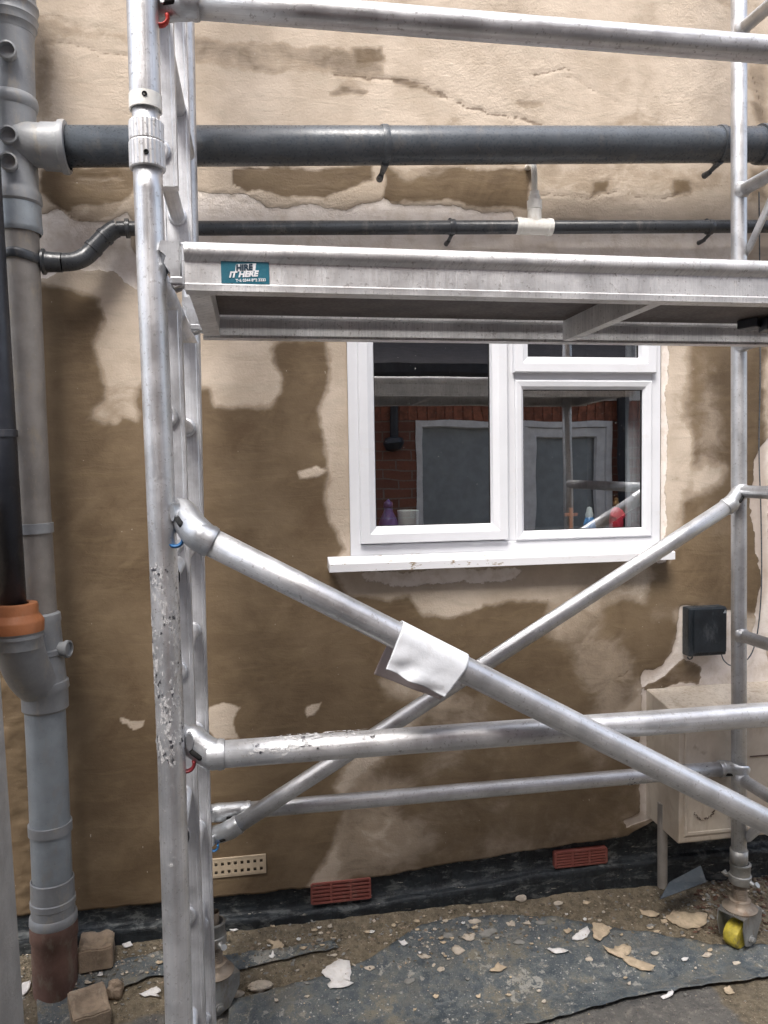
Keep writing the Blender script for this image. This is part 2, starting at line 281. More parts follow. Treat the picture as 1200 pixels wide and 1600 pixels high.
# ------------------------------------------------------------------ mesh helpers
class MB:
    def __init__(s): s.v = []; s.f = []; s.uv = []; s.sm = []; s.mi = []
    def add(s, V, Fc, uv=None, smooth=True, mi=0):
        o = len(s.v); s.v += [tuple(a) for a in V]
        for k, f in enumerate(Fc):
            s.f.append([i+o for i in f]); s.uv.append(uv[k] if uv else [(0, 0)]*len(f)); s.sm.append(smooth); s.mi.append(mi)
        return s
    def tube(s, pts, r, seg=20, cap=True, mi=0, squash=None):
        pts = [Vector(p) for p in pts]; n = len(pts); rs = r if isinstance(r, (list, tuple)) else [r]*n
        T = [((pts[min(i+1, n-1)]-pts[i]).normalized() + (pts[i]-pts[max(i-1, 0)]).normalized()).normalized() if 0 < i < n-1 else (pts[min(i+1, n-1)]-pts[max(i-1, 0)]).normalized() for i in range(n)]
        a = Vector((0, 0, 1)) if abs(T[0].z) < .9 else Vector((0, 1, 0)); N = (a-T[0]*a.dot(T[0])).normalized()
        V = []; L = 0; Ls = []
        for i in range(n):
            if i: L += (pts[i]-pts[i-1]).length; N = (N-T[i]*N.dot(T[i])).normalized()
            Ls.append(L); B = T[i].cross(N)
            for k in range(seg):
                an = 2*math.pi*k/seg; q = squash or (1, 1)
                V.append(pts[i]+(N*math.cos(an)*q[0]+B*math.sin(an)*q[1])*rs[i])
        F = []; UV = []; c = 2*math.pi*max(rs)
        for i in range(n-1):
            for k in range(seg):
                k2 = (k+1) % seg; F.append((i*seg+k, i*seg+k2, (i+1)*seg+k2, (i+1)*seg+k)[::-1])
                UV.append([((k)/seg*c, Ls[i]), ((k+1)/seg*c, Ls[i]), ((k+1)/seg*c, Ls[i+1]), (k/seg*c, Ls[i+1])][::-1])
        s.add(V, F, UV, True, mi)
        if cap:
            for base, rev in ((0, False), ((n-1)*seg, True)):
                ring = V[base:base+seg]; s.add(ring, [list(range(seg))[::-1] if rev is False else list(range(seg))], None, False, mi)
                s.f[-1] = s.f[-1][::-1] if False else s.f[-1]
        return s
    def box(s, c, size, rot=None, bev=0.0, mi=0):
        bm = bmesh.new(); bmesh.ops.create_cube(bm, size=1.0)
        bmesh.ops.scale(bm, vec=Vector(size), verts=bm.verts)
        if bev: bmesh.ops.bevel(bm, geom=bm.edges[:], offset=bev, segments=2, affect='EDGES', profile=.6)
        m = Matrix.Translation(Vector(c)) @ (rot.to_4x4() if rot else Matrix.Identity(4)); bm.verts.ensure_lookup_table()
        V = [m @ v.co for v in bm.verts]; F = [[v.index for v in f.verts] for f in bm.faces]
        U = [[(a[0]*.7+a[1]*.7, a[2]) if True else 0 for a in (V[i] for i in f)] for f in F]
        bm.free(); return s.add(V, F, U, False, mi)
    def bb(s, x0, x1, y0, y1, z0, z1, bev=0., mi=0):
        return s.box(((x0+x1)/2, (y0+y1)/2, (z0+z1)/2), (abs(x1-x0), abs(y1-y0), abs(z1-z0)), None, bev, mi)
    def lathe(s, o, axis, prof, seg=28, mi=0, smooth=True):
        """prof = list of (distance along axis, radius)"""
        o = Vector(o); ax = Vector(axis).normalized(); a = Vector((0, 0, 1)) if abs(ax.z) < .9 else Vector((0, 1, 0))
        N = (a-ax*a.dot(ax)).normalized(); B = ax.cross(N); V = []; F = []; UV = []
        for d, r in prof:
            for k in range(seg):
                t = 2*math.pi*k/seg; V.append(o+ax*d+(N*math.cos(t)+B*math.sin(t))*r)
        for i in range(len(prof)-1):
            for k in range(seg):
                k2 = (k+1) % seg; F.append((i*seg+k, (i+1)*seg+k, (i+1)*seg+k2, i*seg+k2))
                UV.append([(k/seg*.15, prof[i][0]), (k/seg*.15, prof[i+1][0]), ((k+1)/seg*.15, prof[i+1][0]), ((k+1)/seg*.15, prof[i][0])])
        return s.add(V, F, UV, smooth, mi)
    def prism(s, poly, ext, mi=0, smooth=False):
        """poly = list of 3D points, ext = extrusion vector"""
        n = len(poly); e = Vector(ext); V = [Vector(p) for p in poly]+[Vector(p)+e for p in poly]
        F = [list(range(n))[::-1], list(range(n, 2*n))]+[(i, (i+1) % n, n+(i+1) % n, n+i) for i in range(n)]
        U = [[(V[i].x+V[i].y, V[i].z) for i in f] for f in F]
        return s.add(V, F, U, smooth, mi)
def make(name, mb, mats, parent=None, sharp=None):
    base = Vector(parent['_base']) if parent is not None else Vector((0, 0, 0))
    me = bpy.data.meshes.new(name); me.from_pydata([tuple(Vector(v)-base) for v in mb.v], [], mb.f)
    uvl = me.uv_layers.new(name='UVMap'); flat = [c for f in mb.uv for uv in f for c in uv]; uvl.data.foreach_set('uv', flat)
    me.polygons.foreach_set('use_smooth', mb.sm); me.polygons.foreach_set('material_index', mb.mi)
    bm = bmesh.new(); bm.from_mesh(me); bmesh.ops.remove_doubles(bm, verts=bm.verts, dist=1e-6); bmesh.ops.recalc_face_normals(bm, faces=bm.faces)
    if sharp is not None:
        for e in bm.edges:
            if len(e.link_faces) == 2 and e.calc_face_angle(0) > math.radians(sharp): e.smooth = False
    bm.to_mesh(me); bm.free()
    for m in (mats if isinstance(mats, (list, tuple)) else [mats]): me.materials.append(M[m] if isinstance(m, str) else m)
    o = bpy.data.objects.new(name, me); scene.collection.objects.link(o)
    if parent is not None: o.parent = parent; o['_base'] = tuple(base)
    return o
def thing(name, label, cat, base=(0, 0, 0), group=None):
    o = bpy.data.objects.new(name, None); scene.collection.objects.link(o); o.location = base; o['_base'] = tuple(base)
    o.empty_display_size = .1; o['label'] = label; o['category'] = cat
    if group: o['group'] = group
    return o
def single(name, mb, mats, label, cat, base, group=None, sharp=35):
    """a thing that is one mesh, with its origin at its base"""
    b = Vector(base); mb.v = [tuple(Vector(v)-b) for v in mb.v]; o = make(name, mb, mats, None, sharp); o.location = b
    o['label'] = label; o['category'] = cat; o['_base'] = tuple(b)
    if group: o['group'] = group
    return o
def lerp(a, b, t): return Vector(a)*(1-t)+Vector(b)*t
def arc(c, r, a0, a1, n, ax1, ax2): return [Vector(c)+Vector(ax1)*r*math.cos(a0+(a1-a0)*i/n)+Vector(ax2)*r*math.sin(a0+(a1-a0)*i/n) for i in range(n+1)]
def hermite(a, b, ta, tb, n):
    out = []
    for i in range(n+1):
        t = i/n; out.append(Vector(a)*(2*t**3-3*t*t+1)+Vector(ta)*(t**3-2*t*t+t)+Vector(b)*(-2*t**3+3*t*t)+Vector(tb)*(t**3-t*t))
    return out
def sheet_grid(nx, ny, fn):
    V = [fn(i/nx, j/ny) for j in range(ny+1) for i in range(nx+1)]
    F = [(j*(nx+1)+i, j*(nx+1)+i+1, (j+1)*(nx+1)+i+1, (j+1)*(nx+1)+i) for j in range(ny) for i in range(nx)]
    return V, F

WY = 2.45                                     # outer face of the rendered wall
# ------------------------------------------------------------------ ground
def build_ground():
    xs = np.concatenate([[-40, -15, -6, -3, -1.6], np.arange(-1.1, 2.6, .009), [3, 4, 7, 15, 40]])
    ys = np.concatenate([[-40, -15, -6, -3, -1.2, 0, 1, 1.4], np.arange(1.6, 2.5, .009), [3, 6, 15, 40]])
    X, Y = np.meshgrid(xs, ys); Z = gz(X, Y)
    fade = sst(-1.6, -1.1, X)*sst(3, 2.6, X)*sst(1.4, 1.6, Y)*sst(3, 2.5, Y); Z = Z*fade
    nx, ny = len(xs), len(ys); V = np.stack([X, Y, Z], -1).reshape(-1, 3)
    me = bpy.data.meshes.new('ground'); F = [(j*nx+i, j*nx+i+1, (j+1)*nx+i+1, (j+1)*nx+i) for j in range(ny-1) for i in range(nx-1)]
    me.from_pydata(V.tolist(), [], F); me.polygons.foreach_set('use_smooth', [True]*len(F)); me.materials.append(M['ground'])
    a = me.attributes.new('dirt', 'FLOAT', 'POINT')
    d = sst(2.16, 2.24, Y+.05*(fbm(X*6, Y*6, 3)-.5)); d = np.maximum(d, sst(1.25, 1.4, X)); a.data.foreach_set('value', d.reshape(-1))
    o = bpy.data.objects.new('ground', me); scene.collection.objects.link(o); o['kind'] = 'structure'
build_ground()

# ------------------------------------------------------------------ the rendered house
house = thing('rendered_house', 'house wall in half dried brown and tan render over a black plinth', 'house', (0.5, WY, 0))
HX0, HX1, HZ0, HZ1 = .302, 1.380, 1.303, 2.215     # window opening
def z_edge(x):
    return np.interp(x, [-1, -.33, .06, .31, .61, .95, 1.26, 1.30, 1.36, 3], [.222, .222, .219, .228, .250, .272, .282, .30, .33, .34]) + .010*(fbm(x*14, x*0+3, 2)-.5) + .006*(fbm(x*60, x*0, 8)-.5)
DAMP_SHADE = [  # polygons traced on the photo: (value, softness in px, points), some painting in shade
 (1, 8, [(60, 447), (85, 447), (118, 450), (150, 468), (158, 500), (141, 540), (150, 560), (160, 600), (156, 625), (141, 640), (140, 655), (158, 668), (178, 668), (190, 656), (213, 658), (222, 640), (216, 625), (235, 600), (260, 620), (325, 600), (338, 634), (380, 634), (420, 642), (436, 610), (438, 590), (425, 568), (424, 545), (440, 533), (510, 533), (517, 575), (513, 605), (500, 640), (512, 700), (508, 760), (520, 820), (540, 860), (515, 885), (545, 925), (600, 936), (640, 925), (662, 958), (712, 962), (755, 942), (800, 938), (862, 942), (840, 985), (780, 1020), (740, 1060), (700, 1075), (640, 1110), (560, 1170), (520, 1230), (545, 1270), (520, 1330), (430, 1480), (-20, 1520), (-20, 600), (-20, 447)]),
 (.86, 14, [(700, 1075), (780, 1000), (862, 950), (900, 930), (940, 905), (1000, 930), (1040, 880), (1170, 770), (1200, 760), (1200, 940), (1145, 950), (1060, 955), (1070, 985), (1040, 1050), (1010, 1060), (960, 1120), (1000, 1160), (1005, 1390), (860, 1420), (540, 1460), (540, 1240), (620, 1160)]),
 (.74, 26, [(545, 1260), (600, 1300), (700, 1240), (830, 1280), (900, 1400), (540, 1450)]),  # value raised to paint in the low light at the wall's foot
 (.15, 9, [(515, 885), (1045, 885), (1040, 905), (1000, 915), (935, 905), (890, 930), (860, 944), (800, 938), (755, 942), (712, 962), (662, 958), (640, 925), (600, 934), (545, 925), (530, 905)]),
 (.42, 14, [(880, 930), (935, 905), (1005, 905), (1010, 925), (960, 960), (900, 1000), (860, 1010), (850, 985), (862, 950)]),
 (.50, 22, [(880, 1000), (930, 975), (975, 1000), (1000, 1045), (990, 1075), (965, 1130), (940, 1190), (915, 1160), (925, 1100), (900, 1060)]),
 (1, 11, [(950, 955), (975, 940), (1005, 950), (1010, 975), (975, 978)]), (1, 12, [(1010, 905), (1040, 900), (1060, 915), (1035, 940), (1012, 925)]),
 (.95, 14, [(990, 1000), (1035, 985), (1045, 1010), (1025, 1050), (1000, 1040)]),
 (1, 16, [(1015, 885), (1055, 850), (1110, 840), (1195, 840), (1190, 960), (1080, 950), (1050, 955), (1030, 920)]),
 (.45, 13, [(585, 1060), (640, 1045), (700, 1090), (720, 1105), (680, 1130), (640, 1100), (600, 1085)]), (.60, 24, [(700, 1090), (760, 1085), (770, 1140), (720, 1200), (660, 1230), (650, 1200), (700, 1150)]),
 (.45, 18, [(540, 1215), (580, 1205), (640, 1220), (650, 1245), (590, 1262), (560, 1250)]), (.50, 18, [(540, 1270), (600, 1265), (650, 1290), (690, 1320), (680, 1345), (600, 1370), (530, 1372), (535, 1320), (530, 1300)]),  # second patch toned down for the low light
 (.80, 20, [(700, 1230), (820, 1240), (960, 1200), (1000, 1230), (990, 1290), (850, 1320), (740, 1320)]),  # darker value also carries the low light near the ground
 (.74, 14, [(860, 1290), (960, 1265), (1005, 1275), (1005, 1380), (980, 1380), (850, 1400)]),  # darkened likewise for the weak light at the bottom
 (.05, 4, [(328, 1105), (372, 1102), (368, 1130), (376, 1155), (340, 1152), (328, 1140)]), (.05, 3, [(474, 1106), (500, 1100), (492, 1115), (478, 1120)]), (.1, 5, [(465, 738), (490, 730), (505, 740), (492, 752), (470, 752)]),
 (.0, 2.5, [(186, 1124), (205, 1128), (226, 1126), (222, 1137), (207, 1139), (190, 1134)]), (.7, 20, [(470, 1010), (520, 1000), (500, 1050), (475, 1060)]),
 # right of the window
 (.35, 8, [(1045, 540), (1075, 540), (1076, 640), (1068, 760), (1060, 860), (1045, 880)]), (.86, 9, [(1077, 500), (1195, 500), (1195, 850), (1060, 850), (1070, 770), (1082, 700), (1073, 650)]),
 (.55, 18, [(1100, 560), (1125, 640), (1128, 730), (1095, 740), (1092, 640)]), (.12, 14, [(1080, 745), (1100, 728), (1125, 732), (1124, 755), (1080, 770)]),
 # band under the big pipe: wet patches with cast shadows painted in
 (.92, 6, [(64, 262), (210, 262), (205, 305), (170, 330), (120, 336), (95, 330), (62, 300)]), (.5, 6, [(110, 318), (190, 318), (180, 340), (140, 350), (112, 342)]),
 (.93, 5, [(362, 265), (400, 262), (585, 262), (585, 285), (540, 300), (500, 308), (450, 303), (385, 300), (362, 285)]), (.35, 7, [(350, 285), (390, 300), (450, 305), (500, 310), (580, 300), (600, 305), (570, 320), (500, 322), (400, 312), (358, 300)]),
 (.93, 5, [(600, 265), (640, 270), (680, 262), (830, 262), (825, 325), (720, 320), (600, 312)]), (.45, 9, [(840, 262), (1145, 262), (1140, 300), (1000, 306), (900, 304), (845, 300)]), (.3, 8, [(845, 305), (1145, 306), (1140, 350), (860, 350)]),
 (.8, 6, [(925, 285), (950, 282), (945, 300), (930, 302)]), (.8, 6, [(1052, 285), (1078, 283), (1080, 305), (1055, 308)]), (.5, 8, [(610, 265), (700, 265), (640, 285)]),
 # upper wall smears, with the soil stack's shadow painted in beside it
 (.55, 10, [(45, 20), (90, 25), (85, 70), (78, 190), (45, 190)]), (.42, 14, [(55, 30), (130, 40), (200, 40), (205, 75), (110, 62), (55, 60)]),
 (.62, 7, [(295, 62), (400, 65), (500, 70), (560, 85), (600, 100), (600, 125), (560, 130), (510, 118), (440, 110), (400, 114), (340, 108), (295, 100)]),
 (.30, 14, [(295, 100), (400, 108), (560, 118), (640, 130), (700, 160), (640, 132), (560, 132), (480, 118), (380, 125), (300, 118)]), (.75, 5, [(545, 75), (600, 72), (605, 95), (560, 98)]), (.7, 4, [(400, 102), (450, 106), (440, 114), (400, 112)]), (.62, 4, [(508, 143), (540, 139), (575, 140), (570, 150), (515, 152)]),
 (.66, 4, [(610, 122), (650, 128), (690, 145), (695, 155), (660, 140), (620, 130)]), (.6, 5, [(800, 158), (848, 162), (846, 172), (820, 173), (800, 165)]),
 (.30, 30, [(700, 20), (1140, 40), (1140, 185), (1000, 180), (860, 160), (740, 130), (640, 60)]), (.42, 20, [(300, 0), (620, 0), (700, 30), (600, 50), (400, 45)]),
 (.6, 8, [(1168, 95), (1200, 95), (1200, 200), (1180, 180), (1170, 130)]), (.6, 10, [(1170, 260), (1200, 260), (1200, 320), (1170, 320)]),
]
PAINT = [
 (1, 5, [(60, 337), (95, 332), (120, 345), (170, 348), (205, 330), (215, 460), (180, 425), (110, 420), (62, 440)]), (1, 6, [(300, 300), (385, 302), (420, 322), (480, 316), (540, 330), (570, 318), (600, 308), (610, 316), (660, 322), (700, 325), (800, 330), (810, 345), (800, 342), (840, 342), (850, 350), (900, 345), (960, 350), (1000, 352), (1145, 355), (1145, 420), (300, 420)]),
 (.75, 6, [(1030, 535), (1046, 535), (1042, 700), (1040, 880), (1022, 880)]), (.62, 12, [(560, 888), (700, 884), (830, 884), (800, 912), (640, 920), (570, 915)]),
 (1, 5, [(1005, 1050), (1040, 1040), (1058, 1005), (1062, 950), (1145, 955), (1170, 1000), (1195, 985), (1205, 1100), (1195, 1340), (1000, 1310), (1003, 1075)]), (1, 4, [(1175, 720), (1200, 680), (1205, 1000), (1178, 990), (1188, 920), (1176, 800)]), (1, 4, [(975, 1290), (1020, 1262), (1020, 1310), (978, 1312)]),
]
CRACKS = [(.008, 1., [(690, 150), (730, 170), (790, 180), (850, 196)]), (.008, .9, [(835, 120), (855, 112), (882, 106), (892, 114)]), (.007, .7, [(885, 122), (930, 142), (972, 163)]), (.008, .9, [(520, 118), (600, 124), (660, 128), (700, 152)]),
 (.007, .8, [(60, 335), (100, 332), (130, 345)]), (.007, .8, [(120, 275), (150, 282), (190, 272)]), (.007, .7, [(55, 75), (90, 65), (150, 75), (205, 82)]), (.006, .6, [(75, 20), (110, 40), (180, 45)]), (.007, .8, [(840, 304), (900, 306), (960, 303), (1010, 308), (1060, 306)]),
 (.007, .9, [(1170, 60), (1176, 120), (1190, 160), (1200, 200)]), (.006, .5, [(320, 612), (360, 606)]), (.006, .5, [(1040, 1070), (1090, 1062), (1160, 1060)]), (.007, .8, [(965, 1060), (1000, 1040), (1040, 1030)])]
HOLES = [(1, 3, [(1040, 1058), (1070, 1030), (1095, 1042), (1092, 1066), (1060, 1072), (1010, 1090), (1005, 1078)])]
def px2wall(poly): return [(P(u, v, WY).x, P(u, v, WY).z) for u, v in poly]
def build_wall():
    fx = np.arange(-.95, 2.05, .0075); fz = np.arange(.20, 3.35, .0075)
    xs = np.concatenate([[-6, -4, -2.5, -1.5, -1.1], fx, [2.06]]); zs = np.concatenate([fz, [3.5, 3.8, 4.3, 5.2]])
    for e in (HX0, HX1): xs[np.argmin(abs(xs-e))] = e
    for e in (HZ0, HZ1): zs[np.argmin(abs(zs-e))] = e
    X, Z = np.meshgrid(xs, zs); nx, nz = len(xs), len(zs)
    wx = X+.03*(fbm(X*9, Z*9, 29)-.5)+.010*(fbm(X*18, Z*18, 21)-.5)*2+.005*(fbm(X*70, Z*70, 25)-.5)*2; wz = Z+.03*(fbm(X*9, Z*9, 39)-.5)+.010*(fbm(X*18, Z*18, 31)-.5)*2+.005*(fbm(X*70, Z*70, 35)-.5)*2
    damp_shade = np.full(X.shape, .12)+.28*sst(.5, .75, fbm(X*3, Z*5, 4))
    damp_shade[X < -.62] = .9
    for val, soft, poly in DAMP_SHADE:
        soft = soft*1.5 if soft >= 8 else soft
        m = sst(-soft/480., soft/480., sdist(wx, wz, px2wall(poly))); damp_shade = damp_shade*(1-m)+val*m
    damp_shade += .30*(fbm(X*5, Z*5, 77)-.5)*sst(.3, .6, damp_shade)
    paint = np.zeros(X.shape)
    for val, soft, poly in PAINT:
        m = sst(-soft/480., soft/480., sdist(wx, wz, px2wall(poly))); paint = paint*(1-m)+val*m
    for val, soft, poly in HOLES:
        m = sst(-soft/480., soft/480., sdist(wx, wz, px2wall(poly))); paint = paint*(1-m); damp_shade = damp_shade*(1-m)+.75*m
    rough = .25+.75*sst(.45, .7, fbm(X*4, Z*4, 51))*sst(.6, .3, damp_shade)
    brickz = sst(-.66, -.69, X)*sst(1.3, 1.1, Z)
    Y = WY + .010*(fbm(X*1.6, Z*1.6, 61)-.5) + .0022*(fbm(X*8, Z*11, 63)-.5) + .0012*(fbm(X*45, Z*45, 65)-.5)*rough*2 + .003*sst(.35, .6, paint)
    crack = np.zeros(X.shape)
    for wd, am, line in CRACKS:
        L = px2wall(line); dd = np.full(X.shape, 9.)
        for (ax, ay), (bx, by) in zip(L[:-1], L[1:]):
            ex, ey = bx-ax, by-ay; tt = np.clip(((wx-ax)*ex+(wz-ay)*ey)/(ex*ex+ey*ey), 0, 1); dd = np.minimum(dd, np.hypot(wx-ax-tt*ex, wz-ay-tt*ey))
        crack = np.maximum(crack, am*sst(wd, 0, dd)*sst(.3, .6, fbm(X*30, Z*30, 91)+.12))
    Y = Y+.003*crack
    lap = sst(.0, .004, (Z-(2.925-.05*X+.03*(fbm(X*6, X*0, 71)-.5)))*sst(2.2, .1, X)); Y = Y - .004*lap*0
    # roughly pointed brickwork left bare behind the soil stack
    br = np.maximum(sst(.46, .5, abs(((Z/.075) % 1)-.5)), sst(.47, .5, abs(((X/.225+.5*np.floor(Z/.075)) % 1)-.5)))
    Y = Y + brickz*(.012*br+.010*fbm(X*30, Z*30, 81))
    Zr = np.where(Z < .36, z_edge(X)+(Z-.20)/.16*(.36-z_edge(X)), Z)
    V = np.stack([X-house.location.x, Y-WY, Zr], -1).reshape(-1, 3).tolist(); F = []
    for j in range(nz-1):
        for i in range(nx-1):
            if xs[i] >= HX0-1e-6 and xs[i+1] <= HX1+1e-6 and zs[j] >= HZ0-1e-6 and zs[j+1] <= HZ1+1e-6: continue
            F.append((j*nx+i, j*nx+i+1, (j+1)*nx+i+1, (j+1)*nx+i))
    # bottom lip, and the return of the wall at its right-hand corner
    o = len(V); V += [[V[i][0], V[i][1]+.03, V[i][2]-.004] for i in range(nx)]; F += [(i, o+i, o+i+1, i+1) for i in range(nx-1)]
    o = len(V); V += [[V[j*nx+nx-1][0], V[j*nx+nx-1][1]+1.5, V[j*nx+nx-1][2]] for j in range(nz)]; F += [(j*nx+nx-1, o+j, o+j+1, (j+1)*nx+nx-1) for j in range(nz-1)]
    # reveals of the opening
    for (a, b) in (((HX0, HZ0), (HX1, HZ0)), ((HX1, HZ0), (HX1, HZ1)), ((HX1, HZ1), (HX0, HZ1)), ((HX0, HZ1), (HX0, HZ0))):
        o = len(V); V += [[a[0]-.5, -.004, a[1]], [b[0]-.5, -.004, b[1]], [b[0]-.5, .14, b[1]], [a[0]-.5, .14, a[1]]]; F.append((o, o+1, o+2, o+3))
    me = bpy.data.meshes.new('wall'); me.from_pydata(V, [], F); me.polygons.foreach_set('use_smooth', [True]*len(F)); me.materials.append(M['wall'])
    for nm, arr in (('damp_shade', damp_shade), ('paint', paint), ('rough', rough), ('crack', crack)):
        a = me.attributes.new(nm, 'FLOAT', 'POINT'); full = np.full(len(V), .5 if nm == 'damp_shade' else 0.); full[:nx*nz] = arr.reshape(-1); a.data.foreach_set('value', full)
    o = bpy.data.objects.new('wall', me); scene.collection.objects.link(o); o.parent = house
build_wall()
# plinth with projecting footing
def build_plinth():
    V, F = sheet_grid(420, 26, lambda a, b: (0, 0, 0)); nx = 421
    pts = []
    for j in range(27):
        b = j/26
        for i in range(nx):
            x = -1.1+3.3*i/420
            zt = .40; zl = float(np.interp(x, [-.5, .06, .31, .61, .95, 1.31, 2], [.165, .15, .152, .168, .195, .20, .2]))-.008
            n = .010*(float(vnoise(x*9, b*4, 3))-.5)
            if b < .5: z = -.03+(zl+.03)*b/.5; y = 2.437+n
            elif b < .62: z = zl+.004*(b-.5)/.12; y = 2.437+(2.463-2.437)*(b-.5)/.12+n*.6
            else: z = zl+.004+(zt-zl)*(b-.62)/.38; y = 2.463+.004*(float(vnoise(x*4.44, z*13.3, 7))-.5)
            z += .004*(float(vnoise(x*25, b*7, 12))-.5)
            pts.append((x, y, z))
    mb = MB(); mb.add(pts, F); return mb
pl = make('plinth', build_plinth(), 'plinth', house)
# air bricks
def louvre(px):   # red plastic louvred vent
    (u0, v0), (u1, v1), (u2, v2) = px; a = P(u0, v0, WY-.006); b = P(u1, v1, WY-.006); c = P(u2, v2, WY-.006)
    mb = MB(); x0, x1, z1 = a.x, b.x, a.z; h = a.z-c.z; sl = (b.z-a.z)/(b.x-a.x)
    y0 = WY-.006
    mb.bb(x0, x1, y0+.012, y0+.030, z1-h, z1, 0, 1)  # dark back plate stands in for the shade behind the slats
    n = 5
    for k in range(n+1): zz = z1-h*k/n; mb.bb(x0, x1, y0, y0+.02, zz-.0035, zz+.0035, .001)
    for k in range(n):
        zz = z1-h*(k+.45)/n; mb.box(((x0+x1)/2, y0+.008, zz), (x1-x0-.006, .003, h/n*.55), Matrix.Rotation(math.radians(-35), 3, 'X'))
    for k in range(4): xx = x0+(x1-x0)*k/3; mb.bb(xx-.0035, xx+.0035, y0-.001, y0+.02, z1-h, z1, .001)
    return mb
o = make('air_brick', louvre([(487, 1383), (578, 1377), (487, 1413)]), ['redvent', 'dark'], house, 30); o['label'] = 'red louvred air brick in the plinth at the middle'
o = make('air_brick', louvre([(868, 1334), (948, 1327), (868, 1356)]), ['redvent', 'dark'], house, 30); o['label'] = 'red louvred air brick in the plinth near the cream box'
def holed():
    a = P(322, 1346, WY-.004); b = P(413, 1341, WY-.004); mb = MB(); h = .052; x0, x1 = a.x, b.x; zt = a.z; y = WY-.006
    rows = 2; cols = 9; W = x1-x0; cx = W/cols; cz = h/rows; r = .0046
    mb.bb(x0, x1, y+.012, y+.03, zt-h, zt, 0, 1)
    for j in range(rows):
        for i in range(cols):
            xa, xb = x0+i*cx, x0+(i+1)*cx; za, zb = zt-h+j*cz, zt-h+(j+1)*cz; xm, zm = (xa+xb)/2, (za+zb)/2
            jb = lambda q: q
            o8 = [(xa, za), (xm, za), (xb, za), (xb, zm), (xb, zb), (xm, zb), (xa, zb), (xa, zm)]
            i8 = [(xm-r, zm-r), (xm, zm-r), (xm+r, zm-r), (xm+r, zm), (xm+r, zm+r), (xm, zm+r), (xm-r, zm+r), (xm-r, zm)]
            V = [(p[0], y, p[1]) for p in o8]+[(p[0], y, p[1]) for p in i8]+[(p[0], y+.012, p[1]) for p in i8]
            mb.add(V[:16], [(k, (k+1) % 8, 8+(k+1) % 8, 8+k) for k in range(8)], None, False); mb.add(V[8:], [(k, (k+1) % 8, 8+(k+1) % 8, 8+k) for k in range(8)], None, False, 1)  # hole sides coloured dark for the shade inside them
    mb.bb(x0-.004, x1+.005, y+.001, y+.011, zt, zt+.005); mb.bb(x0-.004, x1+.005, y+.001, y+.011, zt-h-.005, zt-h); mb.bb(x1, x1+.005, y+.001, y+.011, zt-h, zt)
    return mb
o = make('air_brick', holed(), ['tanvent', 'dark'], house); o['label'] = 'tan plastered air brick with two rows of small holes'

# ------------------------------------------------------------------ window
def frame(mb, x0, x1, z0, z1, prof, mi=0):
    """sweep a profile [(inset, y)] round a rectangle with mitred corners"""
    V = []
    for ins, y in prof: V += [(x0+ins, y, z0+ins), (x1-ins, y, z0+ins), (x1-ins, y, z1-ins), (x0+ins, y, z1-ins)]
    F = [(4*k+i, 4*k+(i+1) % 4, 4*(k+1)+(i+1) % 4, 4*(k+1)+i) for k in range(len(prof)-1) for i in range(4)]
    mb.add(V, F, None, False, mi)
fx0, fx1, fz0, fz1 = HX0+.001, HX1-.002, HZ0+.001, HZ1-.001
Y0 = WY-.004
mb = MB(); frame(mb, fx0, fx1, fz0, fz1, [(0, Y0+.07), (0, Y0), (.002, Y0-.001), (.030, Y0-.001), (.034, Y0+.002), (.034, Y0+.07)])
xm0, xm1 = P(795, 700, WY).x-.014, P(800, 700, WY).x+.004
xm0, xm1 = .822, .858
mb.bb(xm0, xm1, Y0, Y0+.068, fz0+.034, fz1-.034, .002); zt0, zt1 = 1.868, 1.900
mb.bb(xm1, fx1-.034, Y0+.0008, Y0+.067, zt0, zt1, .002)
win = make('window', mb, 'upvc', house)
sash_prof = [(0, Y0+.03), (0, Y0-.016), (.003, Y0-.020), (.030, Y0-.020), (.034, Y0-.017), (.036, Y0-.016), (.050, Y0-.010), (.054, Y0+.004), (.054, Y0+.02)]
def glazed(x0, x1, z0, z1, prof, name, bead=True):
    mb = MB(); frame(mb, x0, x1, z0, z1, prof); s = make(name, mb, 'upvc', win)
    i = prof[-1][0]; g = MB(); frame(g, x0+i-.0025, x1-i+.0025, z0+i-.0025, z1-i+.0025, [(0, Y0+.0155), (0, Y0+.0085), (.0045, Y0+.0075), (.0045, Y0+.0155)]); make('glazing_seal', g, 'dark', win)
    pn = MB(); pn.bb(x0+i-.001, x1-i+.001, Y0+.012, Y0+.016, z0+i-.001, z1-i+.001); make('pane', pn, 'glass', win)
lx0, lx1 = P(556, 700, WY-.02).x, P(795, 700, WY-.02).x; lz0 = P(700, 850, WY-.02).z
glazed(fx0+.031, xm0+.006, HZ0+.040, fz1-.030, sash_prof, 'sash')
glazed(xm1-.008, fx1-.024, zt1-.008, fz1-.030, sash_prof, 'sash')
glazed(xm1, fx1-.034, fz0+.034, zt0, [(0, Y0+.012), (0, Y0-.006), (.004, Y0-.009), (.020, Y0-.006), (.030, Y0+.004), (.030, Y0+.02)], 'glazing_bead')
# sill board
a = P(515, 888, 2.38); b = P(1055, 866, 2.38)
mb = MB(); prof = [(2.385, 1.266), (2.385, 1.288), (2.392, 1.292), (2.446, 1.3045), (2.452, 1.3045), (2.452, 1.272), (2.40, 1.262)]
sb, s_t = P(530, 894, 2.385).z, P(530, 881, 2.385).z
prof = [(2.385, sb), (2.385, s_t-.002), (2.389, s_t), (2.4455, 1.3035), (2.4535, 1.3035), (2.4535, sb+.008), (2.395, sb-.002)]
mb.prism([(.228, y, z) for y, z in prof], (P(1055, 868, 2.385).x-.228, 0, 0)); make('sill', mb, 'sill', win)
